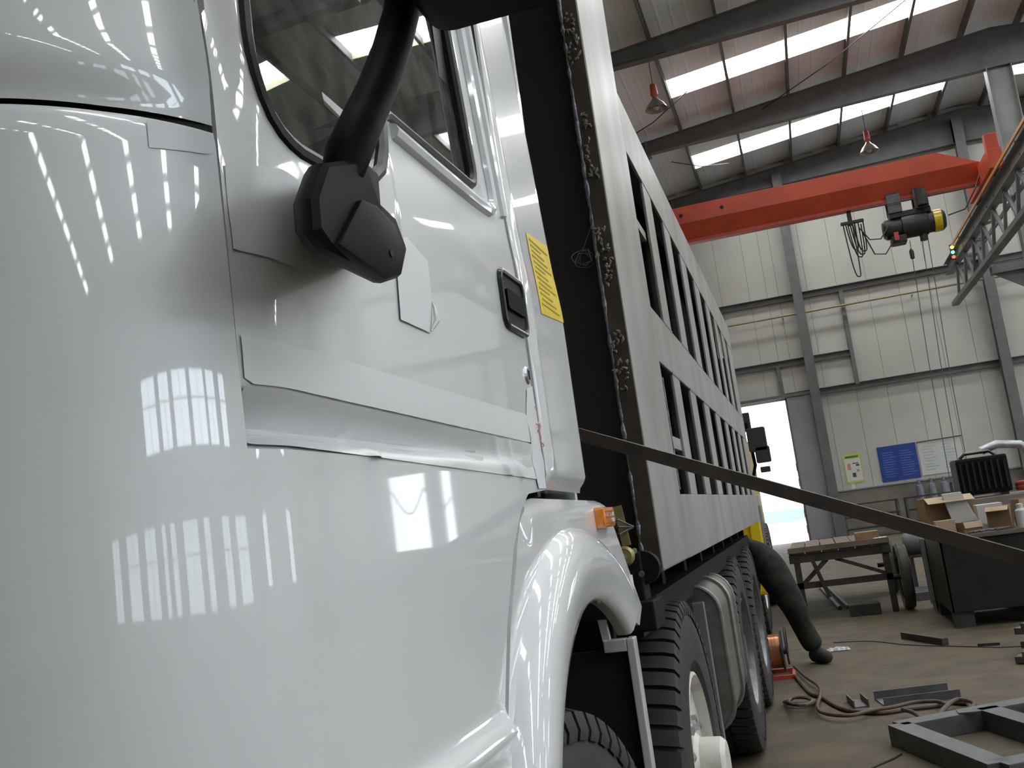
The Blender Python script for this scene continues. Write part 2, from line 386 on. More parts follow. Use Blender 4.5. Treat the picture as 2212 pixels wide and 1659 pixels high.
for y in range(10, -1, -1):
    yy = YF-.12-6*y if y == 0 else YF-6*y
    for m in rafter(yy): m.build('rafter', 'frame', ceiling, 0)

# walls
def wall(name, m, boxes):
    b = MB()
    for a, c in boxes: b.box(a, c)
    o = b.build(name, m, None, 0); o['kind'] = 'structure'; return o
D1 = (-5.2, -.16, 4.56); D2 = (11.1, 13.45, 4.05); DADO = 1.40
YP = YF+.016
wf = wall('wall_far', 'seam', [((XL, YP, DADO), (D1[0], YF+.12, 15)), ((D1[0], YP, D1[2]), (D1[1], YF+.12, 15)), ((D1[1], YP, DADO), (D2[0], YF+.12, 15)), ((D2[0], YP, D2[2]), (D2[1], YF+.12, 15)), ((D2[1], YP, DADO), (XR, YF+.12, 15))])
edges = sorted([XL+.92*k for k in range(int((XR-XL)/.92)+1)]+[D1[0], D1[1], D2[0], D2[1], XR])
for a, c in zip(edges, edges[1:]):
    if c-a < .02: continue
    m_ = (a+c)/2; z0_ = D1[2] if D1[0] < m_ < D1[1] else (D2[2] if D2[0] < m_ < D2[1] else DADO)
    MB().box((a+.006, YF, z0_), (c-.006, YP, zroof(m_)+.2)).build('cladding_panel', 'panelpaint', wf, 0)
for a, c in ((XL, D1[0]), (D1[1], XR)): MB().box((a, YF-.10, 0), (c, YF+.14, DADO)).build('dado', 'dado', wf, 0)
wl = wall('wall_left', 'wallpanel_y', [((XL-.12, YB, 0), (XL, YF, 12))])
# side wall with a band of windows and one open gateway
lowwin = [(-13.6, -12.2), (-10.9, -8.8), (-7.7, -5.8), (-4.8, -4.1), (-3.4, -2.5), (-1.3, 1.2), (2.2, 3.3), (5.5, 6.9), (8.2, 10.2), (14.4, 17.0), (19.5, 22.0), (26, 29)]
highwin = [(-6.2, -3.9), (-3.3, -1.6), (-1.0, 1.5), (2.1, 4.6), (5.0, 6.6), (7.5, 8.7), (12, 14), (20, 22)]
LZ, HZ = (.76, 3.48), (5.46, 7.8)
_q = lambda r: [(.68+(a-.68)*1.238, .68+(b-.68)*1.238) for a, b in r if b*1.238 < YF-1]
lowwin, highwin = _q(lowwin), _q(highwin)
bx = [((XR, YB, 0), (XR+.12, YF, LZ[0])), ((XR, YB, LZ[1]), (XR+.12, YF, HZ[0])), ((XR, YB, HZ[1]), (XR+.12, YF, 10.9))]
for row, (za, zb_) in ((lowwin, LZ), (highwin, HZ)):
    cur = YB
    for a, b in row+[(YF, YF)]: bx.append(((XR, cur, za), (XR+.12, a, zb_))); cur = b
wr = wall('wall_right', 'wallpanel_y', bx)
def window(n, x, y0, y1, z0, z1, m, cols):
    f = MB()
    f.box((x-.04, y0, z0), (x+.06, y0+.06, z1)); f.box((x-.04, y1-.06, z0), (x+.06, y1, z1)); f.box((x-.04, y0, z0), (x+.06, y1, z0+.06)); f.box((x-.04, y0, z1-.06), (x+.06, y1, z1))
    for k in range(1, cols): yy = y0+(y1-y0)*k/cols; f.box((x-.02, yy-.03, z0), (x+.04, yy+.03, z1))
    zz = z0+(z1-z0)*.62; f.box((x-.02, y0, zz-.03), (x+.04, y1, zz+.03))
    o = f.build('window_%d' % n, 'frame_light', None, 0); o['kind'] = 'structure'
    for k in range(cols):
        for (za, zb_) in ((z0+.06, zz-.03), (zz+.03, z1-.06)):
            MB().box((x+.005, y0+(y1-y0)*k/cols+.03, za), (x+.015, y0+(y1-y0)*(k+1)/cols-.03, zb_)).build('pane', m, o, 0)
for i, (a, b) in enumerate(lowwin): window(i+1, XR+.06, a, b, LZ[0], LZ[1], 'pane', 1 if b-a < 1.5 else 2)
for i, (a, b) in enumerate(highwin): window(i+20, XR+.06, a, b, HZ[0], HZ[1], 'pane_high', 2)
wb = wall('wall_back', 'wallpanel', [((XL, YB-.12, 0), (XR, YB, 15))])

# far wall framing
def part(name, m, parent, b, bevel=0): return b.build(name, m, parent, 0, bevel)
YW = YF-.10
for xc in (.78, -5.4, 6.45, 12.3+3.6, -8.8): part('wall_column', 'frame', wf, MB().ibeam((xc, YF-.26, 0), (xc, YF-.26, zroof(xc)-.3), .30, .30, (0, 1, 0), .016, .012))
def girt(x0, x1, z): return part('girt', 'frame', wf, MB().box((x0, YF-.13, z-.10), (x1, YF-.01, z-.085)).box((x0, YF-.13, z+.085), (x1, YF-.01, z+.10)).box((x0, YF-.02, z-.10), (x1, YF-.005, z+.10)).box((x0, YF-.13, z-.10), (x0+.02, YF-.01, z+.1)))
girt(D1[1], XR, 4.66); girt(XL, 2.12, 5.74); girt(-1.9, XR, 7.86); girt(XL, -2.4, 7.86); girt(XL, XR, 10.6)
for xx, z0, z1 in ((2.12, 4.7, 7.8), (-.22, 4.6, 5.7), (-1.9, 7.2, 7.86), (9.3, 4.7, 7.8)): part('wall_stud', 'frame', wf, MB().box((xx-.06, YF-.12, z0), (xx+.06, YF-.01, z1)))
part('gas_pipe', 'pipe_yellow', wf, MB().tube([(-1.9, YF-.30, 7.24), (6.1, YF-.30, 7.27), (14, YF-.30, 7.27)], .035, 8))
for xx in (0.2, 2.1, 4.2, 6.1): part('pipe_bracket', 'pipe_yellow', wf, MB().box((xx-.02, YF-.34, 7.18), (xx+.02, YF-.01, 7.20)))
part('cap_ledge', 'frame_light', wf, MB().box((.0, YF-.13, DADO), (D2[0], YF-.0, DADO+.04)))
part('edge_trim', 'doorleaf', wf, MB().box((D1[1]-.02, YF-.08, 0), (D1[1]+.06, YF+.13, D1[2])))
dl = MB().box((D1[1]+.06, YF-.20, .03), (.62, YF-.14, D1[2]+.05)).box((D1[1]+.04, YF-.22, .03), (D1[1]+.10, YF-.13, D1[2]+.05)).box((.56, YF-.22, .03), (.62, YF-.13, D1[2]+.05)).build('door_1', 'doorleaf', None, 0); dl['kind'] = 'structure'
MB().box((D1[0]-1, YF-.24, D1[2]+.06), (.64, YF-.10, D1[2]+.16)).build('door_rail', 'frame', dl, 0)
for k in range(5):   # red and white kerb marks on the jamb
    MB().box((D1[1]-.035, YF-.09, .25+.5*k), (D1[1]-.021, YF+.10, .5+.5*k)).build('jamb_mark', 'redframe', wf, 0)

# posts on the ridge line
for k, y in enumerate((28, 22, 16, 10, 4, -2, -8, -14, -20)):
    t = MB().ibeam((RIDGE, y, 0), (RIDGE, y, zroof(RIDGE)-1.05), .34, .62, (1, 0, 0), .02, .014)
    if k == 0:
        c0 = thing('steel_column', 'tall grey steel column under the roof ridge beside the crane track', 'column', (RIDGE, y, 0), 'ridge columns')
        p = t.build('shaft', 'frame_light', c0, 0); q = MB().box((RIDGE-.4, y-.3, 0), (RIDGE+.4, y+.3, .03)).build('base_plate', 'frame', c0, 0)
        b = MB().box((RIDGE-1.15, y-.15, 6.35), (RIDGE-.3, y+.15, 6.55)).prism([(RIDGE-1.1, 6.35), (RIDGE-.3, 6.35), (RIDGE-.3, 5.8)], 'y', y-.02, y+.02).build('corbel', 'frame', c0, 0)
    else: copy_tree(c0, (RIDGE, y, 0))

# ================================================================== CRANE AND TRACK
def runway(xc, label, wall_side):
    t = thing('crane_runway', label, 'crane track', (xc, 10, 6.6))
    y0, y1 = YB+.1, YF-.45
    MB().ibeam((xc, y0, 7.75), (xc, y1, 7.75), .22, .36, tf=.02).build('top_chord', 'frame', t, 0)
    MB().box((xc-.10, y0, 6.58), (xc+.10, y1, 6.70)).build('bottom_chord', 'frame', t, 0)
    MB().box((xc-.035, y0, 7.93), (xc+.035, y1, 8.03)).build('rail', 'darkiron', t, 0)
    d0 = None
    n = int((y1-y0)/1.5)
    for k in range(n):
        ya = y0+k*1.5
        for (a, b) in (((ya, 6.70), (ya+.75, 7.57)), ((ya+.75, 7.57), (ya+1.5, 6.70))):
            key = b[1] > a[1]
            MB().beam((xc, a[0], a[1]), (xc, b[0], b[1]), .07, .07, (1, 0, 0)).build('diagonal', 'frame', t, 0)
    MB().box((xc+.55*wall_side-.03, y0, 7.70), (xc+.55*wall_side+.03, y1, 7.80)).build('walkway_edge', 'frame', t, 0)
    k = 0; y = y0+.3
    while y < y1:
        MB().beam((xc, y, 7.74), (xc+.55*wall_side, y+.5*(k % 2 or -1), 7.74), .06, .06).build('walkway_brace', 'frame', t, 0); y += 1.0; k += 1
    return t
rw = runway(5.35, 'grey lattice crane track girder with orange conductor bar beside ridge columns', 1)
MB().box((5.17, 4, 7.95), (5.21, 31.2, 8.02)).build('conductor_bar', 'conductor', rw, 0)
for y in (6, 10, 14, 18, 22, 26, 30): MB().box((5.19, y-.02, 7.9), (5.34, y+.02, 7.93)).build('bar_bracket', 'frame', rw, 0)
runway(-8.3, 'grey lattice crane track girder along the far side behind the truck', -1)
sg = thing('signal_light', 'small lit signal lamps hanging at end of conductor bar', 'signal lamp', (5.19, 31.35, 7.6))
MB().box((5.13, 31.22, 7.55), (5.25, 31.3, 8.02)).build('housing', 'dark_machine', sg, 0, .01)
for z, m in ((7.93, 'sig_o'), (7.78, 'sig_g'), (7.64, 'sig_r')): MB().lathe([(0, .001), (0, .05), (-.03, .045), (-.05, .02), (-.055, .001)], (5.19, 31.22, z), 'y', 12).build('lens', m, sg)

CY = 26.0
cr = thing('overhead_crane', 'red orange overhead travelling crane girder spanning the hall', 'crane', (-1, CY, 8.2))
prof = [(-8.2, 8.72), (-7.3, 9.16), (4.35, 9.16), (5.25, 8.72)]
MB().prism(prof, 'y', CY-.26, CY+.26).build('main_girder', 'crane_red', cr, 0)
MB().add([(-8.2, CY-.26, 8.72), (5.25, CY-.26, 8.72), (5.25, CY+.26, 8.72), (-8.2, CY+.26, 8.72), (-8.2, CY-.07, 8.30), (5.25, CY-.07, 8.30), (5.25, CY+.07, 8.30), (-8.2, CY+.07, 8.30)],
         [(0,1,2,3),(7,6,5,4),(0,4,5,1),(1,5,6,2),(2,6,7,3),(3,7,4,0)]).build('lower_web', 'crane_red', cr, 0)
MB().box((-8.2, CY-.13, 8.22), (5.2, CY+.13, 8.30)).build('running_flange', 'crane_red', cr, 0)
for xc in (5.35, -8.3):
    MB().box((xc-.16, CY-1.5, 8.16), (xc+.16, CY+1.5, 8.62)).build('end_carriage', 'crane_red', cr, 0, .02)
    for s in (-1, 1):
        MB().lathe([(-.06, .02), (-.06, .14), (.06, .14), (.06, .02)], (xc, CY+1.2*s, 8.17), 'x', 20).build('track_wheel', 'darkiron', cr)
        MB().box((xc-.14, CY+1.32*s-.12, 8.62), (xc+.14, CY+1.32*s+.12, 9.0)).build('buffer_box', 'crane_red', cr, 0, .02)
for xx in (-1.9, -.85): MB().lathe([(0, .001), (0, .05), (-.01, .05), (-.01, .001)], (xx, CY-.262, 8.93), 'y', 14).build('vent_hole', 'void', cr)
MB().tube([(2.2, CY-.3, 8.14), (5.0, CY-.3, 8.14)], .012, 6).build('festoon_wire', 'darkiron', cr)
MB().tube([(4.36, CY-.15, 7.6), (4.75, CY-.2, 7.66), (5.05, CY-.3, 8.1), (5.3, CY-.25, 8.62)], .018, 6).build('supply_cable', 'dark_machine', cr)

ho = thing('electric_hoist', 'black electric hoist with yellow band hanging under red crane girder', 'hoist', (3.55, CY, 7.3))
MB().lathe([(-.72, .02), (-.72, .20), (-.66, .25), (-.30, .25), (-.28, .29), (.30, .29), (.32, .26), (.66, .25), (.72, .20), (.74, .02)], (3.58, CY, 7.56), 'x', 24).build('drum_body', 'dark_machine', ho)
MB().lathe([(-.09, .262), (-.09, .272), (.09, .272), (.09, .262)], (4.12, CY, 7.56), 'x', 24, True).build('yellow_band', 'yellow_paint', ho)
MB().box((3.05, CY-.2, 7.78), (4.0, CY+.2, 7.92)).build('top_frame', 'dark_machine', ho, 0, .015)
for xx in (3.2, 3.82): MB().box((xx-.16, CY-.24, 7.9), (xx+.16, CY-.16, 8.36)).build('trolley_plate', 'greymetal', ho, 0, .01)
for xx in (3.2, 3.82): MB().box((xx-.16, CY+.16, 7.9), (xx+.16, CY+.24, 8.36)).build('trolley_plate', 'greymetal', ho, 0, .01)
for xx in (3.12, 3.28, 3.74, 3.9): MB().lathe([(-.03, .01), (-.03, .08), (.03, .08), (.03, .01)], (xx, CY-.10, 8.37), 'y', 14).build('trolley_wheel', 'darkiron', ho)
MB().lathe([(-.2, .02), (-.2, .13), (.2, .13), (.2, .02)], (3.82, CY-.36, 8.12), 'z', 18).build('travel_motor', 'dark_machine', ho)
MB().box((3.0, CY-.22, 7.16), (3.35, CY+.22, 7.34)).build('gearbox', 'dark_machine', ho, 0, .03)
MB().lathe([(-.1, .02), (-.1, .09), (.1, .09), (.1, .02)], (3.75, CY, 7.24), 'z', 14).build('rope_guide', 'dark_machine', ho)
MB().box((3.06, CY-.33, 7.20), (3.16, CY-.27, 7.40)).build('limit_switch', 'redframe', ho, 0)
hk = thing('hoist_ropes', 'thin steel ropes and control cable hanging down from black hoist', 'ropes', (3.5, CY, 2))
for a, b in (((3.42, 7.2), (3.26, 1.3)), ((3.70, 7.14), (3.50, 1.3)), ((3.84, 7.27), (3.70, 1.3))): MB().tube([(a[0], CY, a[1]), ((a[0]+b[0])/2-.03, CY, (a[1]+b[1])/2), (b[0], CY, b[1])], .010, 6).build('rope', 'greymetal', hk)
MB().lathe([(-.12, .01), (-.1, .05), (.08, .055), (.14, .02)], (3.41, CY, 6.85), 'z', 12).build('weight', 'darkiron', hk)
MB().box((3.22, CY-.04, .95), (3.30, CY+.04, 1.30)).build('control_pendant', 'dark_machine', hk, 0, .02)
fe = thing('festoon_cable', 'loops of black cable hanging in a bundle beside the hoist', 'cable', (2.1, CY, 6.5))
def loopy(x0, x1, zt, zb, y, r=.017):
    n = 18; return MB().tube([(x0+(x1-x0)*i/n+.05*sin(3*i/n), y, zt-(zt-zb)*(1-(2*i/n-1)**4)) for i in range(n+1)], r, 6)
for i, (a, b, zt, zb) in enumerate(((1.95, 2.16, 7.85, 6.50), (2.06, 2.30, 7.85, 6.98), (2.12, 2.36, 7.8, 7.04), (2.18, 2.42, 7.85, 7.12), (2.02, 2.22, 7.85, 7.2))): loopy(a, b, zt, zb, CY-.28+.03*i).build('cable_loop', 'dark_machine', fe)
MB().tube([(2.3, CY-.28, 7.7), (2.5, CY-.28, 7.35), (2.75, CY-.28, 7.32), (3.0, CY-.28, 7.62)], .017, 6).build('cable_loop', 'dark_machine', fe)
MB().tube([(2.36, CY-.25, 7.6), (2.55, CY-.25, 6.98), (2.8, CY-.25, 6.93), (3.1, CY-.25, 7.3)], .017, 6).build('cable_loop', 'dark_machine', fe)
MB().box((1.9, CY-.32, 7.84), (2.44, CY-.2, 7.9)).box((2.1, CY-.05, 7.86), (2.2, CY+.05, 8.22)).box((2.1, CY-.3, 7.86), (2.2, CY, 7.9)).build('clamp', 'darkiron', fe, 0)

# high bay lamps and thin wires
def lamp(loc, label):
    t = thing('pendant_lamp', label, 'lamp', loc); x, y, z = loc
    MB().tube([(x, y, z+.62), (x, y, zroof(x)+.15)], .012, 6).build('cord', 'frame', t)
    MB().lathe([(.62, .01), (.62, .07), (.36, .09), (.30, .05), (.28, .01)], loc, 'z', 14).build('ballast', 'lampred', t)
    MB().lathe([(.30, .05), (.22, .10), (.12, .20), (.0, .27), (.0, .25), (.12, .18), (.22, .08), (.28, .04)], loc, 'z', 20).build('reflector', 'lampmetal', t)
    MB().lathe([(.16, .01), (.14, .06), (.04, .08), (.0, .05), (-.02, .01)], loc, 'z', 12).build('bulb', 'foam', t)
lamp((-1.85, 23.0, 10.78), 'pendant lamp with red ballast hanging near skylight end')
lamp((3.3, 29.5, 10.72), 'pendant lamp with red ballast hanging above the red crane')
for i, (a, b) in enumerate((((-3.4, 21.2, 11.3), (.1, 22.6, 12.1)), ((.6, 28.0, 12.1), (4.2, 24.2, 12.5)), ((-3.3, 27, 11.7), (-1.2, 25.2, 11.95)), ((-2.2, 29.6, 11.75), (-.6, 31.5, 11.95)))):
    m = MB(); a, b = Vector(a), Vector(b); m.tube([a, a.lerp(b, .5)-Vector((0, 0, .12)), b], .014, 5); o = m.build('bracing_wire', 'darkiron', ceiling)

# ================================================================== WALL NOTICES
po = thing('safety_poster', 'small white safety poster with yellow edges on far wall', 'poster', (1.5, YF, 1.6))
x0, x1, z0, z1 = 1.26, 1.80, 1.62, 2.54; yp = YF-.012
MB().box((x0, yp, z0), (x1, YF-.001, z1)).build('sheet', 'poster_edge', po, 0); MB().box((x0+.03, yp-.003, z0+.06), (x1-.03, yp, z1-.15)).build('picture_field', 'poster', po, 0)
for a in ((.07, .80, .47, .86, 'poster_green'), (.10, .42, .20, .62, 'poster_orange'), (.36, .52, .46, .58, 'poster_dark'), (.22, .18, .32, .32, 'poster_dark'), (.36, .34, .44, .42, 'poster_orange'), (.26, .60, .44, .63, 'poster_dark')):
    MB().box((x0+a[0], yp-.006, z0+a[1]), (x0+a[2], yp-.003, z0+a[3])).build('print', a[4], po, 0)
MB().box((x0+.12, yp-.004, z0-.25), (x0+.22, YF-.001, z0)).build('tag_sheet', 'poster', po, 0)
bb = thing('blue_notice_board', 'blue notice board with rows of pale writing on far wall', 'notice board', (2.9, YF, 1.5))
MB().box((2.32, YF-.03, 1.52), (3.47, YF-.001, 2.62)).build('board', 'board_blue', bb, 0)
for c in range(2):
    for k in range(11):
        L = .28+.18*random.random(); MB().box((2.44+.52*c, YF-.034, 2.40-.075*k), (2.44+.52*c+L, YF-.03, 2.425-.075*k)).build('text_line', 'board_text', bb, 0)
wbd = thing('white_notice_board', 'pale notice board with faint blue writing beside the blue board', 'notice board', (4.2, YF, 1.5))
MB().box((3.52, YF-.03, 1.56), (4.78, YF-.001, 2.58)).build('board', 'board_white', wbd, 0); MB().tube([(3.5, YF-.05, 2.60), (4.85, YF-.05, 2.62)], .018, 6).build('top_rod', 'darkiron', wbd)
for k in range(9):
    for c in range(2): MB().box((3.66+.56*c, YF-.034, 2.42-.09*k), (3.66+.56*c+.24+.2*random.random(), YF-.03, 2.45-.09*k)).build('text_line', 'text_blue', wbd, 0)

# ================================================================== THE WHITE DUMP TRUCK
TR = thing('dump_truck', 'white truck cab with bare steel ribbed dump body, film still on door', 'truck', (-1.6, 5, 0))
XS = -.42; XM = -2.84          # near and far side planes of the truck
def tumble(z): return -.05*max(0, z-1.80)*sstep(1.80, 1.95, z)
def door_x(y, z):
    x = XS + tumble(z)
    d = .024*(1-sstep(.80, 1.66, y))+.004*(1-sstep(1.5, 1.68, y))      # pressed-in line across the door
    x -= 1.2*d*sstep(1.574, 1.538, z)*sstep(1.5205, 1.540, z)
    x += .022*sstep(1.205, 1.165, z) - .012*sstep(1.175, 1.16, z)*sstep(1.12, 1.14, z)   # flare above the step
    x -= .010*sstep(.80, .735, y)                        # roll-in to the front seam
    # raised pad behind the mirror bracket
    r = max(abs(y-1.04)/.085, abs(z-1.855)/.085); x += .007*sstep(1.05, .8, r)
    x -= .006*sstep(1.672, 1.70, y)
    return x
WIN = [(.806, 2.56), (.803, 2.2), (.800, 1.95), (.7935, 1.905), (.793, 1.885), (.796, 1.866), (.803, 1.848), (.815, 1.833), (.832, 1.823), (.85, 1.818), (.87, 1.816), (.94, 1.820), (1.00, 1.828), (1.04, 1.840), (1.07, 1.860), (1.09, 1.89), (1.108, 1.928), (1.125, 1.950), (1.15, 1.962)]+[(1.49, 1.974)]+arc(1.49, 2.014, .04, -70, 0, 4)+[(1.53, 2.56)]
SEAMF = .738; SEAMR = 1.700
DOOR = [(SEAMF, .55), (1.14, .55), (1.20, .90), (1.258, 1.13), (1.29, 1.184), (1.356, 1.30), (1.44, 1.404), (1.505, 1.456), (1.56, 1.482), (SEAMR, 1.490), (SEAMR, 2.64), (SEAMF, 2.64)]
door = panel(DOOR, [WIN], door_x, .0095, .03).build('door', 'white', TR, 50)
def ring_at(off, dx, r, m, name, pts=WIN, par=door):
    P = [Vector((door_x(p[0], p[1])+dx, p[0], p[1])) for p in pts]
    cy_, cz_ = 1.16, 2.2
    P = [Vector((q.x, q.y+off*(-1 if q.y < cy_ else 1)*(0 if False else 1), q.z-off*(1 if q.z < cz_ else 0))) for q in P]
    return MB().tube(P, r, 8).build(name, m, par)
ring_at(-.004, -.002, .0085, 'rubberseal', 'window_seal')
gl = MB(); gp = [(XS+tumble(p[1])-.012, p[0], p[1]) for p in WIN]; gl.add(gp, [tuple(range(len(gp)))]); gl.build('window_glass', 'glass', door, 0)
MB().box((XS-.05, 1.128, 1.96), (XS-.028, 1.160, 2.6)).build('window_guide', 'rubberseal', door, 0)
MB().prism([(1.476, 1.98), (1.512, 1.975), (1.512, 2.56), (1.462, 2.56)], 'x', XS-.055, XS-.03).build('window_channel', 'rubberseal', door, 0)
MB().prism([(.982, 1.931), (1.036, 1.930), (1.022, 1.914), (.985, 1.917)], 'x', XS-.0185, XS-.0175).build('glass_sticker', 'foam', door, 0)
tr = [(1.155, 1.945), (1.30, 1.947), (1.50, 1.952), (1.56, 1.956)]+arc(1.565, 1.996, .04, -90, 0, 6)+[(1.603, 2.10), (1.596, 2.35), (1.590, 2.6)]
MB().tube([(door_x(p[0], p[1])+.001, p[0], p[1]) for p in tr], .011, 8).build('window_trim', 'white', door)
MB().tube([(door_x(1.665, z)+.000, 1.665, z) for z in (1.97, 2.1, 2.3, 2.6)], .009, 8).build('pillar_bead', 'white', door)
# flush door handle: black rim, recess and grip
def rrect(cy, cz, w_, h, r, n=5, sk=0.):
    P = []
    for sx, sz, a in ((1, 1, 0), (-1, 1, 90), (-1, -1, 180), (1, -1, 270)):
        for i in range(n+1):
            t = radians(a+90*i/n); P.append((cy+sx*(w_/2-r)+r*cos(t), cz+sz*(h/2-r)+r*sin(t)))
    return [(y+sk*(z-cz), z) for y, z in P]
hd = rrect(1.618, 1.803, .132, .094, .017)
hb = MB().prism(hd, 'x', XS-.002, XS+.003).build('handle', 'void', door, 30)
MB().tube([(XS+.003, p[0], p[1]) for p in hd+hd[:1]], .0055, 8, False).build('handle_rim', 'gloss_black', hb)
MB().prism(rrect(1.620, 1.803, .108, .034, .008), 'x', XS+.002, XS+.009).build('handle_grip', 'plastic', hb, 30)
lk = MB().lathe([(0, .001), (.0, .013), (-.004, .016), (-.012, .016)], (XS+.004, 1.653, 1.684), 'x', 18).build('lock', 'bolt', door)
MB().box((XS+.003, 1.6515, 1.676), (XS+.0052, 1.6545, 1.692)).build('keyhole', 'void', lk, 0)
# protective film left on the door
def film(poly, name='protective_film', wr=.0, res=.011, lift=.0016, fun=None):
    f = fun or door_x
    def xf(y, z):
        n = wr*(sin(61*y+33*z)*sin(47*z-29*y+1.3)+.6*sin(120*y-70*z)) if wr else 0
        return f(y, z)+lift+n
    return panel(poly, [], xf, res, 0).build(name, 'film', door, 60)
film([(.742, 1.574), (1.672, 1.566), (1.694, 1.566), (1.694, 1.60), (1.60, 1.613), (.742, 1.615)], wr=.0003)
def low_film_x(y, z):
    x = door_x(y, z); t = sstep(.74, 1.66, y)
    wv = .0022*sin(26*y+9*z)*sin(70*(z-1.51))*t
    wv += .006*math.exp(-((y-.955-.5*(1.545-z))/.012)**2)*sstep(1.565, 1.53, z) + .005*math.exp(-((y-1.44+.9*(z-1.53))/.012)**2) + .004*math.exp(-((y-1.51+.9*(z-1.53))/.010)**2)
    return x+wv
film([(.742, 1.523), (.985, 1.5185), (1.665, 1.505), (1.694, 1.505), (1.694, 1.563), (.742, 1.572)], fun=low_film_x, res=.006)
film([(.743, 1.690), (.845, 1.692), (.872, 1.70), (.872, 1.785), (.83, 1.787), (.743, 1.765)], wr=.0006, fun=lambda y, z: door_x(y, z))
film([(1.088, 1.685), (1.188, 1.684), (1.206, 1.724), (1.209, 1.784), (1.14, 1.80), (1.10, 1.78)], wr=.0003, lift=.0025)
MB().tube([(XS+.004, 1.185, 1.686), (XS+.009, 1.196, 1.700), (XS+.006, 1.204, 1.718), (XS+.003, 1.206, 1.728)], [.001, .004, .003, .001], 6).build('curled_corner', 'film', door)
film([(1.618, 1.49), (1.694, 1.492), (1.694, 1.672), (1.636, 1.66), (1.61, 1.612)], wr=.0009, lift=.002)
random.seed(4)
for (a, b) in (((1.660, 1.600), (1.676, 1.606)), ((1.676, 1.606), (1.672, 1.588)), ((1.662, 1.590), (1.672, 1.570)), ((1.672, 1.570), (1.684, 1.562)), ((1.665, 1.63), (1.672, 1.626))):
    MB().tube([(XS+.004, a[0], a[1]), (XS+.0055, (a[0]+b[0])/2+.004, (a[1]+b[1])/2), (XS+.004, b[0], b[1])], .0012, 5).build('red_mark', 'redink', door)

# front corner and nose of the cab: one sweep round the plan, lower and upper panels with a dark gap between
R_ = .25; yc_ = .80
plan = [(XS-.007*0, SEAMF-.006)]
plan = []
a0 = math.asin((yc_-(SEAMF-.006))/R_)
for i in range(25):
    a = a0+(pi/2-a0)*i/24; plan.append((XS-R_+R_*cos(a), yc_-R_*sin(a)))
plan += [(XS-R_-.12*k, yc_-R_-.004*(1-((k-8)/8)**2)*16*.6) for k in range(1, 16)]
mir = [(XM+XS-p[0], p[1]) for p in reversed(plan[:25])]
plan += mir
def ins(i, d):
    p0 = plan[max(i-1, 0)]; p1 = plan[min(i+1, len(plan)-1)]; t = Vector((p1[0]-p0[0], p1[1]-p0[1])).normalized()
    return (-t.y*d, t.x*d)     # towards outside when d > 0
SG = 1 if ins(3, 1.0)[0] > 0 else -1
def sweep(zs, off, name, m='white'):
    rows = []
    for z in zs:
        d = off(z); row = []
        for i, p in enumerate(plan):
            o = ins(i, d*min(1, .12+i/8) if d*SG < 0 else d); row.append((p[0]+o[0]+tumble(z)*(1 if i < 25 else (-1 if i >= len(plan)-25 else 0)), p[1]+o[1]+.16*max(0, z-1.9)*min(1, i/24, (len(plan)-1-i)/24), z))
        rows.append(row)
    return MB().grid(rows).build(name, m, TR, 50)
low = [.55+.1*k for k in range(12)]+[1.70, 1.74, 1.765, 1.780, 1.786, 1.790]
lower_nose = sweep(low, lambda z: SG*(.006*sin(pi*(z-.55)/1.3)-(.006*sstep(1.780, 1.790, z)**2)), 'corner_panel_lower')
up = [1.797, 1.800, 1.806, 1.814, 1.824, 1.834, 1.846, 1.86]+[1.90+.05*k for k in range(15)]
upper_nose = sweep(up, lambda z: SG*(-.011*(1-sstep(1.797, 1.842, z))**1.5+.001), 'corner_panel_upper')
sweep([1.76, 1.83], lambda z: -SG*.020, 'gap_liner', 'void')
# film tab across the seam on the corner panel
def nose_x(y, z): return XS-R_+sqrt(max(0, R_**2-(yc_-y)**2))
panel([(.672, 1.762), (.726, 1.768), (.728, 1.786), (.672, 1.786)], [], lambda y, z: nose_x(y, z)+.0024, .008, 0).build('film_tab', 'film', lower_nose, 60)
# black liner along the front door seam
MB().box((XS-.03, SEAMF-.010, .55), (XS-.014, SEAMF+.006, 2.64)).build('door_seam', 'rubberseal', TR, 0)
MB().box((XS-.05, SEAMR-.006, 1.48), (XS-.020, SEAMR+.014, 2.64)).build('rear_seam', 'rubberseal', TR, 0)
# rear quarter
def quarter_x(y, z):
    x = XS+tumble(z); x += .005*math.exp(-((y-1.748)/.012)**2)*sstep(1.5, 1.56, z) - .010*sstep(1.722, SEAMR, y) - .02*sstep(2.02, 2.044, y)
    x -= .016*sstep(1.515, 1.49, z); return x
QP = [(1.712, 1.50), (1.720, 1.492), (2.02, 1.486), (2.036, 1.492), (2.044, 1.51), (2.044, 2.64), (1.712, 2.64)]
qt = panel(QP, [], quarter_x, .010, .03).build('rear_quarter', 'white', TR, 50)
# yellow instruction label with rows of fine print
YL = [(1.826, 1.823), (2.018, 1.837), (2.006, 2.001), (1.83, 1.987)]
yl = panel(YL, [], lambda y, z: quarter_x(y, z)+.0012, .012, 0).build('warning_label', 'yellow_label', qt, 60)
for k in range(13):
    z = 1.975-.0108*k
    MB().box((quarter_x(1.9, z)+.0016, 1.845+.004*(k % 3), z), (quarter_x(1.9, z)+.0022, 1.985-.02*((k*7) % 4), z+.0028)).build('print_line', 'ink', yl, 0)
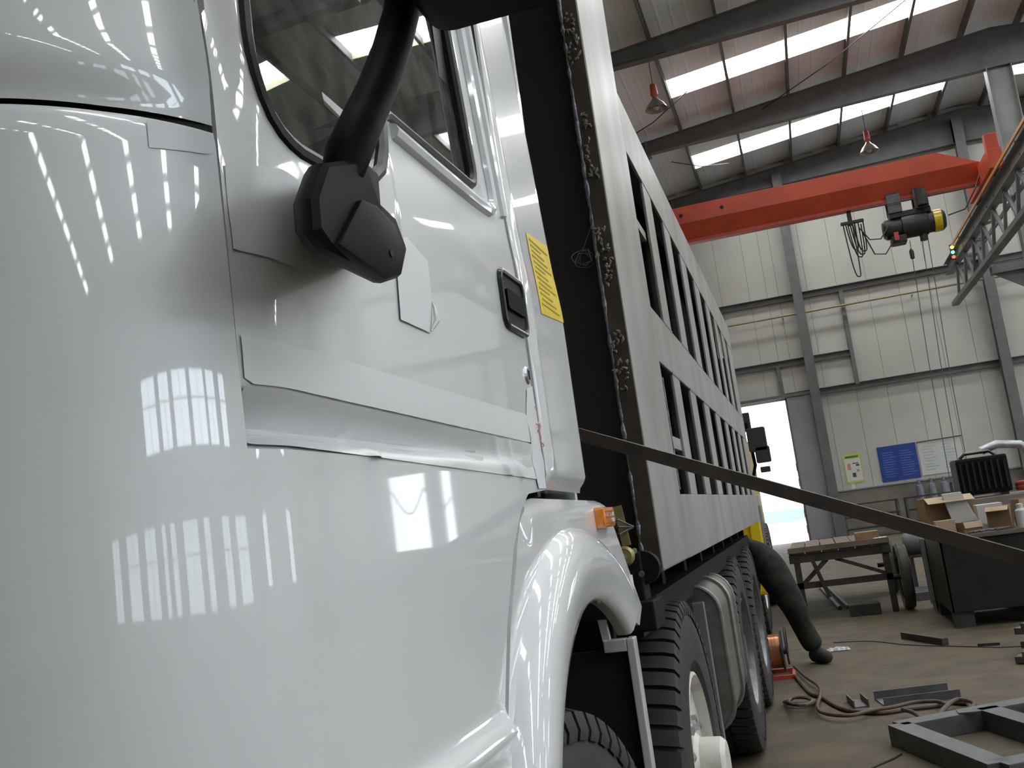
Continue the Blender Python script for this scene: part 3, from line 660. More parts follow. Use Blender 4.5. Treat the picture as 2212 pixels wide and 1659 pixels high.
# cab box behind the skins: back, roof, far side, floor and a dark cabin
MB().box((XM, 2.03, 1.40), (XS-.03, 2.05, 2.75)).build('cab_back', 'white', TR, 0)
MB().box((XM+.03, .70, 2.64), (XS-.055, 2.05, 2.78)).build('cab_roof', 'white', TR, 0, .03)
MB().box((XM, .74, .55), (XM+.03, 2.05, 2.70)).build('far_side', 'white', TR, 0)
MB().box((XM+.03, .82, 1.38), (XS-.035, 2.03, 1.43)).build('cab_floor', 'chassis', TR, 0)
MB().box((XM+.03, 1.98, 1.44), (XS-.08, 2.02, 2.64)).build('cab_lining', 'cabin', TR, 0)
MB().box((XS-.10, .76, 1.44), (XS-.06, 1.70, 1.80)).build('door_lining', 'cabin', door, 0)
MB().box((XM+.2, .62, 1.9), (XS-.40, .64, 2.55)).build('windscreen', 'gloss_black', TR, 0)
st = MB().box((-1.25, 1.25, 1.43), (-.62, 1.75, 1.62)).build('seat', 'cabin', TR, 0, .05)
MB().box((-1.25, 1.66, 1.45), (-.62, 1.82, 2.25)).build('backrest', 'cabin', st, 0, .05)

# fender with flared wheel arch
AY, AZ = 1.80, .83
FP = [(1.268, 1.13), (1.30, 1.184), (1.366, 1.300), (1.452, 1.400), (1.516, 1.450), (1.568, 1.471)]+[(1.62, 1.4765), (2.13, 1.470), (2.165, 1.466), (2.19, 1.449), (2.44, 1.215), (2.372, 1.178), (2.30, 1.20)]+[p for p in arc(AY, AZ, .575, 40, 152, 26)]
def fender_x(y, z): return XS+.002-.016*sstep(1.450, 1.474, z)+.0*y-.006*sstep(1.55, 1.50, y)*sstep(1.38, 1.45, z)
fd = panel(FP, [], fender_x, .011, .02).build('fender', 'white', TR, 50)
MB().box((XS-.14, 1.6, 1.452), (XS-.012, 2.15, 1.462)).build('fender_top', 'white', fd, 0)
sec = [(.592, -.001), (.586, .014), (.572, .030), (.548, .041), (.520, .044), (.490, .041), (.466, .034), (.458, .028), (.456, .018), (.457, .0)]
rows = []
for i in range(49):
    t = radians(52+(168-52)*i/48)
    rows.append([(XS+s[1], AY+s[0]*cos(t)*(1+.16*max(0, cos(t))), AZ+s[0]*sin(t)) for s in sec])
# run the flare straight down ahead of the wheel
t = radians(168); 
for q in (.1, .25, .45): rows.append([(XS+s[1], AY+s[0]*cos(t)-.10*q, AZ+s[0]*sin(t)-q) for s in sec])
MB().grid(rows).build('wheel_arch', 'white', TR, 60)
arch_in = MB(); rr = []
for i in range(25):
    t = radians(60+108*i/24); rr.append([(XS-.002, AY+.462*cos(t)*(1+.16*max(0, cos(t))), AZ+.462*sin(t)), (XS-.55, AY+.50*cos(t)*(1+.16*max(0, cos(t))), AZ+.47*sin(t))])
arch_in.grid(rr).build('arch_liner', 'void', TR, 60)
MB().box((XS-.56, 1.15, .35), (XS-.55, 2.32, 1.42)).build('inner_guard', 'void', TR, 0)
# reflector tab and amber side lamp
am = MB().prism(rrect(2.098, 1.432, .115, .042, .008), 'x', XS-.002, XS+.022).build('side_marker_lamp', 'amber', TR, 30, .004, label='amber side lamp')
for k in range(3): MB().box((XS+.021, 2.05, 1.418+.012*k), (XS+.0235, 2.145, 1.4215+.012*k)).build('lens_rib', 'amber', am, 0)
MB().box((XS+.001, 2.325, 1.262), (XS+.004, 2.365, 1.295)).build('reflective_tab', 'film', TR, 0)
# rear mud guard behind the front wheel: white edge, black inner face
MB().box((XS-.55, 2.256, .40), (-.426, 2.264, 1.145)).build('mud_flap', 'void', TR, 0)
MB().box((-.429, 2.235, .40), (-.411, 2.275, 1.168)).build('flap_edge', 'white', TR, 0, .003)
MB().box((-.480, 2.235, 1.141), (-.429, 2.262, 1.168)).build('flap_shelf', 'white', TR, 0, .003)
MB().beam((-.473, 2.25, 1.165), (-.484, 2.25, 1.275), .016, .02, (0, 1, 0)).build('flap_strut', 'white', TR, 0)
MB().box((-.62, 2.27, 1.14), (-.46, 2.30, 1.24)).build('inner_bracket', 'chassis', TR, 0, .004)

# mirror: bracket on the door, arm, and the head above
OUT = [(q.y, q.z) for q in (onX(a_, b_, -.312) for a_, b_ in ((655, 430), (661, 505), (690, 546), (760, 580), (826, 612), (862, 600), (873, 545), (850, 482), (812, 446), (806, 372), (772, 342), (682, 352)))]
oc = (sum(p[0] for p in OUT)/len(OUT), sum(p[1] for p in OUT)/len(OUT))
mb = MB(); rings = []
for x, s, dy, dz in ((-.421, .80, .20, .075), (-.38, .95, .115, .045), (-.335, 1.01, .036, .013), (-.316, 1.0, .006, .002), (-.307, .955, -.003, 0), (-.303, .86, -.006, 0)):
    rings.append([(x, oc[0]+(p[0]-oc[0])*s+dy, oc[1]+(p[1]-oc[1])*s+dz) for p in OUT])
n = len(OUT); vs_ = [p for r in rings for p in r]
fs = [(i*n+j, i*n+(j+1) % n, (i+1)*n+(j+1) % n, (i+1)*n+j) for i in range(len(rings)-1) for j in range(n)]+[tuple(range((len(rings)-1)*n, len(rings)*n))]
mir_base = mb.add(vs_, fs).build('mirror_bracket', 'plastic', TR, 32)
arm = [onX(728, 405, -.33), onX(742, 365, -.318), onX(752, 330, -.315), onX(778, 270, -.312), onX(815, 190, -.306), onX(846, 105, -.298), onX(866, 30, -.290), onX(874, -40, -.282), onX(876, -120, -.275)]
MB().tube(arm, [.0180, .0190, .0200, .0195, .0188, .0182, .0178, .0172, .017], 20, True, .8, (0, 1, 0)).build('mirror_arm', 'plastic', mir_base, 40)
POD = [onX(a_, b_, -.303) for a_, b_ in ((722, 530), (772, 432), (806, 446), (845, 488), (866, 545), (855, 592), (826, 604))]
MB().prism([(q.y, q.z) for q in POD], 'x', -.312, -.2985).build('bracket_cover', 'plastic', mir_base, 32, .003)
for p, q in (((onX(846, 548, -.298).y, onX(846, 548, -.298).z), .0035),): MB().lathe([(0, .0005), (0, q), (.0015, q), (.0015, .0005)], (-.2990, p[0], p[1]), 'x', 12).build('screw_hole', 'void', mir_base)

hz = onY(1060, 50, .85).z; xa = onY(1262, 45, .85).x; xb = onY(880, 30, .80).x
hp = rrect((xa+xb)/2, hz+.225, xa-xb, .45, .03)
def headrows():
    rs = []
    for y, s in ((.715, .90), (.722, .965), (.735, .99), (.80, 1.0), (.845, 1.0), (.850, .97)):
        cx, cz = (xa+xb)/2, hz+.225; rs.append([(cx+(p[0]-cx)*s, y, cz+(p[1]-cz)*s) for p in hp])
    return rs
hr = headrows(); n = len(hp); vs_ = [p for r in hr for p in r]
fs = [(i*n+j, i*n+(j+1) % n, (i+1)*n+(j+1) % n, (i+1)*n+j) for i in range(len(hr)-1) for j in range(n)]+[tuple(range(n))[::-1], tuple(range((len(hr)-1)*n, len(hr)*n))]
mh = MB().add(vs_, fs).build('mirror_head', 'plastic', TR, 40)
MB().prism([((p[0]-(xa+xb)/2)*.92+(xa+xb)/2, (p[1]-hz-.225)*.94+hz+.225) for p in hp], 'y', .850, .853).build('mirror_glass', 'bolt', mh, 0)

# ---- dump body
DB = MB().box((XM+.08, 3.0, 1.30), (XS-.10, 8.95, 1.42)).build('dump_body', 'mill', TR, 0)
zb, zt, y0, y1 = 1.265, 2.975, 2.905, 9.02
for side in (0, 1):
    def sx(d): return XS-d if side == 0 else XM+d
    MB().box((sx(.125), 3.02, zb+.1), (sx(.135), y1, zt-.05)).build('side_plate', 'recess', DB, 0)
    MB().box((sx(0), y0+.009, zb), (sx(.045), 3.575, 3.62)).build('front_post', 'steel', DB, 0, .006)
    MB().box((sx(0), 3.575, 2.745), (sx(.012), y1, zt)).build('top_rail', 'steel', DB, 0, .003)
    MB().box((sx(.012), 3.575, zt-.05), (sx(.13), y1, zt-.004)).build('rail_cap', 'steel', DB, 0)
    MB().box((sx(0.001), 3.575, 1.960), (sx(.012), y1, 2.160)).build('mid_rail', 'steel', DB, 0, .003)
    MB().box((sx(0), 3.575, zb), (sx(.012), y1, 1.485)).build('bottom_rail', 'steel', DB, 0, .003)
    MB().box((sx(.012), 3.0, zb), (sx(.13), y1, zb+.012)).build('bottom_ledge', 'steel', DB, 0)
    gaps = [(3.575, 3.955), (4.18, 4.573), (4.815, 5.21), (5.495, 5.89), (6.20, 6.60), (6.865, 7.235), (7.48, 7.845), (8.15, 8.465)]
    for k in range(8):
        a = gaps[k][1]; b = gaps[k+1][0] if k < 7 else y1
        MB().box((sx(.002), a, 2.16), (sx(.014), b, 2.745)).build('rib', 'steel', DB, 0, .003)
        MB().box((sx(.002), a, 1.485), (sx(.014), b, 1.960)).build('rib', 'steel', DB, 0, .003)
        MB().box((sx(.0), a-.005, 2.155), (sx(.003), b+.005, 2.165)).build('rib_weld', 'weld', DB, 0); MB().box((sx(.0), a-.005, 1.955), (sx(.003), b+.005, 1.966)).build('rib_weld', 'weld', DB, 0)
    if side == 0:
        MB().box((sx(.02), 3.575, 2.50), (sx(.06), 3.955, 2.535)).build('cross_bar', 'steel', DB, 0); MB().box((sx(.012), 3.575, 1.655), (sx(.05), 3.955, 1.70)).build('cross_bar', 'steel', DB, 0)
        MB().tube([(sx(-.001), 3.58, z) for z in (1.5, 1.9)], .003, 6).build('post_weld', 'weld', DB)
# front wall, seen in the gap behind the cab
MB().box((XM+.1, 2.945, zb+.02), (XS-.05, 2.955, 3.62)).build('front_plate', 'mill', DB, 0)
MB().box((XS-.052, 2.900, zb+.01), (XS-.003, 2.9135, 3.60)).build('front_flange', 'rust', DB, 0)
MB().box((XS-.052, 2.9135, zb+.01), (XS-.046, 2.955, 3.60)).build('flange_return', 'mill', DB, 0)
rng = random.Random(3)
MB().tube([(XS-.054+rng.uniform(-.0012, .0012), 2.905+rng.uniform(-.001, .001), 1.30+.02*k) for k in range(115)], [.0065+rng.uniform(-.002, .003) for k in range(115)], 7).build('weld_bead', 'weld', DB, 60)
for k, (z, s) in enumerate(((2.93, .028), (2.90, .022), (2.52, .02), (2.47, .018), (2.28, .02), (2.24, .024), (2.19, .026), (2.14, .018), (1.93, .02), (1.87, .028), (1.82, .022), (2.84, .02), (2.62, .012))):
    m = MB()
    for q in range(9):
        a = Vector((XS-.032+rng.uniform(-s, s)*.7, 2.896+rng.uniform(-.004, .004), z+rng.uniform(-s, s)*1.6)); b = a+Vector((rng.uniform(-.014, .014), rng.uniform(-.01, .004), rng.uniform(-.02, .02)))
        m.tube([a, (a+b)/2+Vector((.003, -.003, 0)), b], [.002, .0045, .0015], 5)
    m.build('slag_crust', 'slag', DB, 60)
MB().tube([(XS-.095+.03*cos(t*.9)*(.5+.02*t)+.006*sin(t*2.3), 2.90+.01*sin(t*2), 2.20+.030*sin(t*.9)*(.5+.02*t)) for t in [q*.2 for q in range(126)]]+[(XS-.05, 2.89, 2.30), (XS-.05, 2.89, 2.42)], .0012, 5).build('loose_wire', 'greymetal', DB)
MB().box((XM+.06, y1-.06, zb), (XS-.02, y1, 2.7)).build('tailgate', 'steel', DB, 0, .01)
MB().box((XM+.10, 2.4, 3.56), (XS-.02, 3.5, 3.62)).build('canopy_plate', 'mill', DB, 0)
for k in range(9): MB().box((XM+.2, 3.1+.7*k, 1.16), (XS-.14, 3.18+.7*k, 1.30)).build('cross_member', 'chassis', DB, 0)
# fittings low on the front corner
fit = MB().box((XS-.11, 2.80, 1.185), (XS-.045, 2.90, 1.33)).box((XS-.14, 2.76, 1.12), (XS-.02, 2.93, 1.20)).box((XS-.30, 2.78, 1.22), (XS-.12, 2.9, 1.30)).build('front_hinge', 'chassis', TR, 0, .006)
MB().beam((XS-.075, 2.795, 1.352), (XS-.086, 2.795, 1.462), .024, .006, (0, 1, 0)).build('safety_lever', 'zinc', fit, 0)
MB().lathe([(-.03, .004), (-.03, .022), (-.012, .028), (.006, .022), (.006, .004)], (XS-.079, 2.775, 1.325), 'y', 16).build('swivel', 'zinc', fit)
MB().lathe([(-.05, .004), (-.05, .011), (-.02, .011), (-.02, .004)], (XS-.082, 2.775, 1.323), 'y', 8).build('swivel_bolt', 'bolt', fit)
for p in ((-.055, 1.335), (-.045, 1.272), (-.10, 1.43)): MB().lathe([(-.012, .003), (-.012, .008), (0, .008), (0, .003)], (XS+p[0], 2.79, p[1]), 'y', 8).build('stud', 'bolt', fit)
for k in range(3): MB().tube([(XS-.12, 2.80-.02*k, 1.40), (XS-.085, 2.77, 1.385+.02*k), (XS-.05, 2.80, 1.40)], .003, 5).build('wire_loop', 'greymetal', fit)

MB().lathe([(-.02, .01), (-.02, .046), (.02, .046), (.02, .01)], (XS-.045, 2.84, 1.285), 'y', 24).build('hinge_disc', 'chassis', fit)
# ---- chassis
CH = MB()
for xx in (-1.15, -2.1): CH.box((xx-.05, .9, .78), (xx+.05, 8.7, 1.08))
for yy in (1.2, 2.6, 4.2, 5.6, 7.0, 8.6): CH.box((-2.1, yy-.06, .82), (-1.15, yy+.06, 1.04))
chs = CH.build('chassis_frame', 'chassis', TR, 0)
MB().box((-1.05, 2.35, .72), (-.60, 2.80, 1.30)).build('hydraulic_tank', 'chassis', TR, 0, .02)
MB().box((-1.1, 3.0, 1.08), (-.52, 8.6, 1.17)).build('subframe_rail', 'chassis', chs, 0)
MB().lathe([(-.25, .02), (-.25, .13), (.25, .13), (.25, .02)], (-.72, 2.95, 1.16), 'y', 20).build('air_cylinder', 'chassis', TR)

# ---- wheels
def tyre_mesh(R, wd, lugs=58):
    m = MB(); h = wd/2
    m.lathe([(-h*.72, R*.53), (-h*.98, R*.62), (-h, R*.74), (-h*.97, R*.88), (-h*.86, R*.962), (-h*.5, R*.972), (0, R*.974), (h*.5, R*.972), (h*.86, R*.962), (h*.97, R*.88), (h, R*.74), (h*.98, R*.62), (h*.72, R*.53)], (0, 0, 0), 'x', 72, True)
    for k in range(lugs):
        for s in (-1, 1):
            a = 2*pi*(k+.25*s)/lugs; da = 2*pi/lugs*.38; P = []
            for (xx, rr_) in ((s*h*.06, R*.968), (s*h*.06, R), (s*h*.72, R), (s*h*.93, R*.985), (s*h*1.0, R*.93), (s*h*.98, R*.90), (s*h*.8, R*.955)):
                for t in (a-da, a+da):
                    tw = t + (xx*s/h)*.03; P.append((xx, rr_*cos(tw), rr_*sin(tw)))
            q = 7; fs = [(2*i, 2*i+1, 2*((i+1) % q)+1, 2*((i+1) % q)) for i in range(q)]+[tuple(2*i for i in range(q)), tuple(2*i+1 for i in range(q))[::-1]]
            m.add(P, fs)
    return m
RW_ = .563
def wheel(x, y, kind, proto={}):
    """one wheel (tyre, rim, hub) with its outer sidewall at x"""
    key = kind
    if key not in proto:
        wd = .30
        ty = tyre_mesh(RW_, wd); 
        g = M['rimwhite'] if kind == 'steer' else M['rimgrey']
        rim = MB(); R = RW_
        if kind == 'steer':
            rim.lathe([(.10, R*.56), (.135, R*.555), (.14, R*.535), (.10, R*.51), (.02, R*.49), (.0, R*.42), (.05, R*.36), (.085, R*.30), (.095, R*.22), (.095, R*.05)], (0, 0, 0), 'x', 48)
        else:
            rim.lathe([(.10, R*.56), (.135, R*.555), (.14, R*.535), (.09, R*.51), (-.05, R*.49), (-.10, R*.42), (-.10, R*.30), (-.09, R*.05)], (0, 0, 0), 'x', 48)
        hub = MB()
        if kind == 'steer': hub.lathe([(.09, R*.20), (.115, R*.20), (.13, R*.17), (.20, R*.165), (.215, R*.14), (.22, R*.02)], (0, 0, 0), 'x', 32)
        else: hub.lathe([(-.10, R*.26), (.06, R*.25), (.10, R*.22), (.12, R*.19), (.125, R*.02)], (0, 0, 0), 'x', 32)
        nut = MB().lathe([(0, .004), (0, .016), (.035, .016), (.04, .004)], (0, 0, 0), 'x', 6)
        hole = MB().lathe([(0, .002), (0, .034), (.004, .034), (.004, .002)], (0, 0, 0), 'x', 16)
        proto[key] = (ty, rim, hub, nut, hole, g)
        first = True
    else: first = False
    ty, rim, hub, nut, hole, g = proto[key]
    def mk(nm, b, m, par, loc, rot=None):
        k2 = key+nm
        if k2 not in proto: 
            o = b.build(nm, m, par); proto[k2] = o.data
        else: o = bpy.data.objects.new(nm, proto[k2]); link(o, par)
        o.location = loc
        if rot: o.rotation_euler = rot
        return o
    c = (x-.15, y, RW_)
    t = mk('wheel', ty, 'tyre', TR, c)
    T = lambda o: setattr(o, 'matrix_parent_inverse', Matrix.Identity(4))
    r = mk('rim', rim, g, t, (0, 0, 0)); T(r)
    hbx = mk('hub', hub, g, t, (0, 0, 0)); T(hbx)
    for k in range(10):
        a = 2*pi*k/10+.2; o = mk('wheel_nut', nut, 'bolt', t, ((.09 if kind == 'steer' else -.10), .155*cos(a), .155*sin(a))); T(o)
    for k in range(8):
        a = 2*pi*k/8+.1; o = mk('hand_hole', hole, 'void', t, ((.022 if kind == 'steer' else -.101), .215*cos(a), .215*sin(a))); T(o)
        if kind == 'steer': o.rotation_euler = (0, 0, 0)
    return t
WX = -.47
W1 = wheel(-.445, 1.68, 'steer'); W1.rotation_euler = (0, 0, radians(-6)); W2 = wheel(WX, 3.62, 'steer')
for y in (6.30, 7.66):
    wheel(WX, y, 'drive'); t2 = wheel(WX-.34, y, 'drive')
for y in (1.80, 3.62):
    o = wheel(-2.80, y, 'steer'); o.rotation_euler = (0, 0, pi); o.location = (-2.64, y, RW_)
for y in (6.30, 7.66): o = wheel(-2.80, y, 'drive'); o.rotation_euler = (0, 0, pi); o.location = (-2.64, y, RW_)
for y in (1.68, 3.62, 6.30, 7.66): MB().tube([(-2.6, y, RW_), (-.66, y, RW_)], .07, 12).build('axle', 'chassis', TR)

# ---- fuel tank with strap, behind the second axle
tp = rrect(-.755, .81, .65, .60, .12, 8)
tk = MB().prism(tp, 'y', 4.40, 5.14).build('fuel_tank', 'tank', TR, 40)
for yy in (4.405, 5.13): MB().ring([(p[0], yy, p[1]) for p in tp], .010, 8).build('tank_rim', 'tank', tk)
for yy in (4.82,): MB().ring([((p[0]+.755)*1.015-.755, yy+.0, (p[1]-.81)*1.015+.81) for p in tp], .014, 6).build('tank_strap', 'tank', tk)
MB().box((-.66, 4.50, 1.09), (-.53, 4.64, 1.16)).build('tank_cap_block', 'chassis', tk, 0, .01)
MB().box((-.535, 4.33, .35), (-.485, 4.37, 1.045)).build('tank_bracket', 'strap', TR, 0, .004)

# ================================================================== LEANING ANGLE BAR
A = Vector((-.88, 2.66, 1.735)); p1 = onX(2212, 1207, .40)
l0 = onY(1290, 950, 2.44); d = (p1-l0); B = l0+d*(( -l0.z+.02)/d.z); A = l0-d.normalized()*.30
ab = MB(); dd = (B-A).normalized(); sd = dd.cross(Vector((0, 0, 1))).normalized(); upv = sd.cross(dd)
if upv.z < 0: upv = -upv
Lw, th = .030, .0035
fr = -sd if sd.y > 0 else sd          # towards the camera side
ab.beam(A, B, .0035, Lw, upv); ab.beam(A+upv*(Lw/2-th/2)-fr*(Lw/2), B+upv*(Lw/2-th/2)-fr*(Lw/2), Lw, th, upv)
o = ab.build('angle_bar', 'rough_bar', None, 0); tag(o, 'long rusty angle iron bar leaning across the gap behind the white cab', 'steel bar')

# ================================================================== SECOND TRUCK, YELLOW, PARKED BEHIND
T2 = thing('yellow_truck', 'yellow truck with black side mirrors parked nose-on behind the dump body', 'truck', (-1.7, 12.5, 0))
X2 = -.60; X2b = -2.9; YN = 10.75
MB().prism([(YN+.05, .95), (YN, 1.2), (YN, 1.75), (YN+.22, 2.62), (YN+.45, 2.72), (YN+2.0, 2.72), (YN+2.0, .95)], 'x', X2b, X2).build('cab', 'yellow_paint', T2, 0, .05)
MB().prism([(YN-.012, 1.70), (YN+.20, 2.55), (YN+.23, 2.55), (YN+.02, 1.70)], 'x', X2b+.15, X2-.10).build('windscreen', 'glass', T2, 0)
MB().box((X2b-.06, YN-.12, .50), (X2+.09, YN+.35, .98)).build('bumper', 'yellow_paint', T2, 0, .04)
MB().box((X2b+.3, YN-.03, 1.02), (X2-.3, YN+.03, 1.55)).build('grille', 'gloss_black', T2, 0, .01)
for k in range(4): MB().box((X2b+.34, YN-.045, 1.08+.12*k), (X2-.34, YN-.02, 1.11+.12*k)).build('grille_slat', 'greymetal', T2, 0)
for xx in (X2-.12, X2b+.12): MB().box((xx-.13, YN-.14, .66), (xx+.13, YN-.10, .86)).build('headlamp', 'foam', T2, 0, .02)
MB().box((X2-.02, YN-.02, .98), (X2+.095, YN+.06, 1.66)).build('corner_deflector', 'yellow_paint', T2, 0, .02)
MB().box((X2+.07, YN+.06, .70), (X2+.10, YN+.55, 1.5)).build('step_panel', 'greymetal', T2, 0, .01)
MB().box((X2+.08, YN+.0, 1.38), (X2+.13, YN+.05, 1.50)).build('marker_lamp', 'foam', T2, 0, .01)
M['mirrorshell'] = mat('mirror_shell', (.035, .033, .036), .5)
mr = MB().box((X2+.05, YN+.10, 2.16), (X2+.16, YN+.16, 2.36)).build('mirror_arm', 'mirrorshell', T2, 0, .01)
MB().prism(rrect(X2+.20, 2.06, .19, .25, .02), 'y', YN+.0, YN+.09).build('mirror_head', 'mirrorshell', T2, 0, .01)
MB().prism(rrect(X2+.235, 1.90, .15, .17, .02), 'y', YN+.0, YN+.09).build('mirror_head', 'mirrorshell', T2, 0, .01)
MB().prism(rrect(X2+.235, 1.745, .10, .06, .012), 'y', YN+.0, YN+.08).build('spot_mirror', 'mirrorshell', T2, 0, .005)
MB().tube([(X2+.02, YN+.1, 1.62), (X2+.10, YN+.05, 1.68), (X2+.14, YN+.05, 1.80), (X2+.12, YN+.05, 2.25)], .018, 8).build('mirror_stay', 'plastic', T2)
for xx in (X2-.30, X2b+.02):
    for yy in (YN+.95, YN+4.2):
        o = bpy.data.objects.new('wheel', W2.data); link(o, T2); o.location = (xx+.14, yy, RW_)
        for ch in W2.children:
            if ch.name.startswith(('rim', 'hub')):
                c = bpy.data.objects.new(ch.name.split('.')[0], ch.data); link(c, o); c.matrix_parent_inverse = Matrix.Identity(4)
MB().box((-2.25, YN+.5, .7), (-2.1, YN+6, .95)).box((-1.35, YN+.5, .7), (-1.2, YN+6, .95)).box((-2.2, YN+3, .72), (-1.25, YN+3.2, .93)).build('chassis_frame', 'chassis', T2, 0)
MB().box((X2b+.05, YN+2.2, 1.05), (X2-.12, YN+6.2, 2.35)).build('load_bed', 'yellow_paint', T2, 0, .02)

# ================================================================== PERSON BENDING BEHIND THE TRUCK
def skin(name, verts, edges, radii, m, parent, root=0, sub=2):
    me = bpy.data.meshes.new(name); me.from_pydata([tuple(v) for v in verts], edges, []); me.materials.append(M[m])
    o = bpy.data.objects.new(name, me); link(o, parent)
    sk = o.modifiers.new('skin', 'SKIN'); sk.use_smooth_shade = True
    if not me.skin_vertices: 
        bm = bmesh.new(); bm.from_mesh(me); bm.verts.layers.skin.verify(); bm.to_mesh(me); bm.free()
    for i, r in enumerate(radii):
        sv = me.skin_vertices[0].data[i]; sv.radius = (r, r) if not isinstance(r, tuple) else r; sv.use_root = (i == root)
    s = o.modifiers.new('sub', 'SUBSURF'); s.levels = sub; s.render_levels = sub
    return o
PE = thing('person', 'person in dark camouflage trousers bending in behind the rear wheels', 'person', (-.35, 9.35, 0))
pelvis = Vector((-.56, 9.42, .98)); chest = Vector((-.93, 9.40, 1.06)); neck = Vector((-1.13, 9.38, 1.04)); head = Vector((-1.27, 9.36, .99))
hipR = Vector((-.47, 9.33, .90)); kneeR = Vector((-.285, 9.22, .52)); ankR = Vector((-.150, 9.33, .10)); toeR = Vector((-.045, 9.16, .045))
hipL = Vector((-.62, 9.53, .90)); kneeL = Vector((-.66, 9.40, .50)); ankL = Vector((-.68, 9.55, .10)); toeL = Vector((-.72, 9.40, .045))
shR = Vector((-1.02, 9.20, 1.00)); elR = Vector((-1.05, 9.14, .74)); haR = Vector((-1.20, 9.08, .55))
shL = Vector((-1.02, 9.58, 1.00)); elL = Vector((-1.05, 9.62, .74)); haL = Vector((-1.20, 9.50, .55))
toeR_, toeL_ = (ankR*.7+toeR*.3), (ankL*.7+toeL*.3)
V = [pelvis, (pelvis+chest)/2, chest, neck, head+Vector((.06, 0, .02)), head, head+Vector((-.10, 0, -.05)), hipR, kneeR, ankR, toeR_, hipL, kneeL, ankL, toeL_, shR, elR, haR, shL, elL, haL]
E_ = [(0, 1), (1, 2), (2, 3), (3, 4), (4, 5), (5, 6), (0, 7), (7, 8), (8, 9), (9, 10), (0, 11), (11, 12), (12, 13), (13, 14), (2, 15), (15, 16), (16, 17), (2, 18), (18, 19), (19, 20)]
Rr = [.125, .12, .13, .055, .085, .095, .075, .085, .058, .040, .018, .085, .058, .040, .018, .055, .040, .028, .055, .040, .028]
for hnd, ix in ((haR, 17), (haL, 20)):
    b = len(V); palm = hnd+Vector((-.06, 0, -.05)); V.append(palm); Rr.append(.030); E_.append((ix, b))
    for k in range(4):
        q = len(V); V += [palm+Vector((-.035, -.026+.018*k, -.025)), palm+Vector((-.055+.004*k, -.030+.020*k, -.060)), palm+Vector((-.050, -.030+.020*k, -.082+.005*k))]; Rr += [.0095, .0085, .0075]; E_ += [(b, q), (q, q+1), (q+1, q+2)]
    q = len(V); V += [hnd+Vector((-.02, -.035, -.04)), hnd+Vector((-.05, -.052, -.075))]; Rr += [.010, .0085]; E_ += [(b, q), (q, q+1)]
body = skin('body', V, E_, Rr, 'skin', PE)
tv = [pelvis+Vector((-.08, 0, .02)), pelvis+Vector((.03, 0, 0)), hipR+Vector((.02, -.03, .02)), hipR.lerp(kneeR, .55)+Vector((.01, -.01, 0)), kneeR+Vector((.012, -.015, 0)), kneeR.lerp(ankR, .45)+Vector((-.012, .012, 0)), ankR+Vector((0, 0, .0)), hipL, (hipL+kneeL)/2, kneeL, (kneeL+ankL)/2, ankL+Vector((0, 0, -.02))]
skin('trousers', tv, [(0, 1), (1, 2), (2, 3), (3, 4), (4, 5), (5, 6), (1, 7), (7, 8), (8, 9), (9, 10), (10, 11)], [.170, .205, .175, .142, .115, .090, .098, .125, .112, .092, .085, .080], 'camo', PE, 1)
jv = [pelvis+Vector((.05, 0, .03)), (pelvis+chest)/2, chest, neck+Vector((.04, 0, 0)), shR, elR, haR+Vector((.03, .0, .04)), shL, elL, haL+Vector((.03, .02, .04))]
skin('jacket', jv, [(0, 1), (1, 2), (2, 3), (2, 4), (4, 5), (5, 6), (2, 7), (7, 8), (8, 9)], [.165, .16, .165, .075, .080, .062, .045, .080, .062, .045], 'jacket', PE, 2)
for a, t in ((ankR, toeR), (ankL, toeL)):
    skin('shoe', [a+(a-t)*.35*Vector((1, 1, 0)).length*0+Vector(((a-t).x*.4, (a-t).y*.4, -.045)), a+Vector((0, 0, -.03)), (a+t)/2+Vector((0, 0, -.01)), t+Vector((0, 0, .005))], [(0, 1), (1, 2), (2, 3)], [.060, .074, .064, .052], 'shoe', PE)
hv = [head+Vector((.06, 0, .06)), head+Vector((-.02, 0, .045)), head+Vector((-.09, 0, .015))]
skin('hair', hv, [(0, 1), (1, 2)], [.075, .085, .07], 'hair', PE, 1)
for s in (-1, 1): MB().lathe([(-.012, .004), (-.006, .028), (.006, .026), (.012, .004)], head+Vector((-.01, .095*s, -.02)), 'y', 12).build('ear', 'skin', body)
MB().tube([head+Vector((-.11, 0, -.03)), head+Vector((-.135, 0, -.10)), head+Vector((-.115, 0, -.115))], [.012, .02, .012], 8).build('nose', 'skin', body)
for s in (-1, 1): MB().lathe([(-.014, .002), (0, .014), (.014, .002)], head+Vector((-.135, .035*s, -.06)), 'x', 10).build('eye', 'foam', body)

# ================================================================== WIRE SPOOL AND HOSES
sp = thing('wire_spool', 'copper welding wire spool on a small red stand beside the tyre', 'wire spool', (-.42, 8.75, 0))
sc0 = Vector((-.47, 8.82, .20)); 
MB().lathe([(-.05, .05), (-.05, .135), (.05, .135), (.05, .05)], sc0, 'x', 32, True).build('wire_coil', 'copper', sp)
for s in (-.06, .06): MB().lathe([(s-.006, .03), (s-.006, .165), (s+.006, .165), (s+.006, .03)], sc0, 'x', 32, True).build('flange', 'dark_machine', sp)
MB().lathe([(-.075, .005), (-.075, .032), (.09, .032), (.09, .005)], sc0, 'x', 16).build('hub', 'dark_machine', sp)
for yy in (-.17, .17): MB().box((sc0.x-.11, sc0.y+yy-.015, 0), (sc0.x+.14, sc0.y+yy+.015, .03)).build('base_rail', 'redframe', sp, 0)
for xx in (-.105, .125): MB().box((sc0.x+xx-.012, sc0.y-.17, 0), (sc0.x+xx+.012, sc0.y+.17, .03)).build('base_rail', 'redframe', sp, 0)
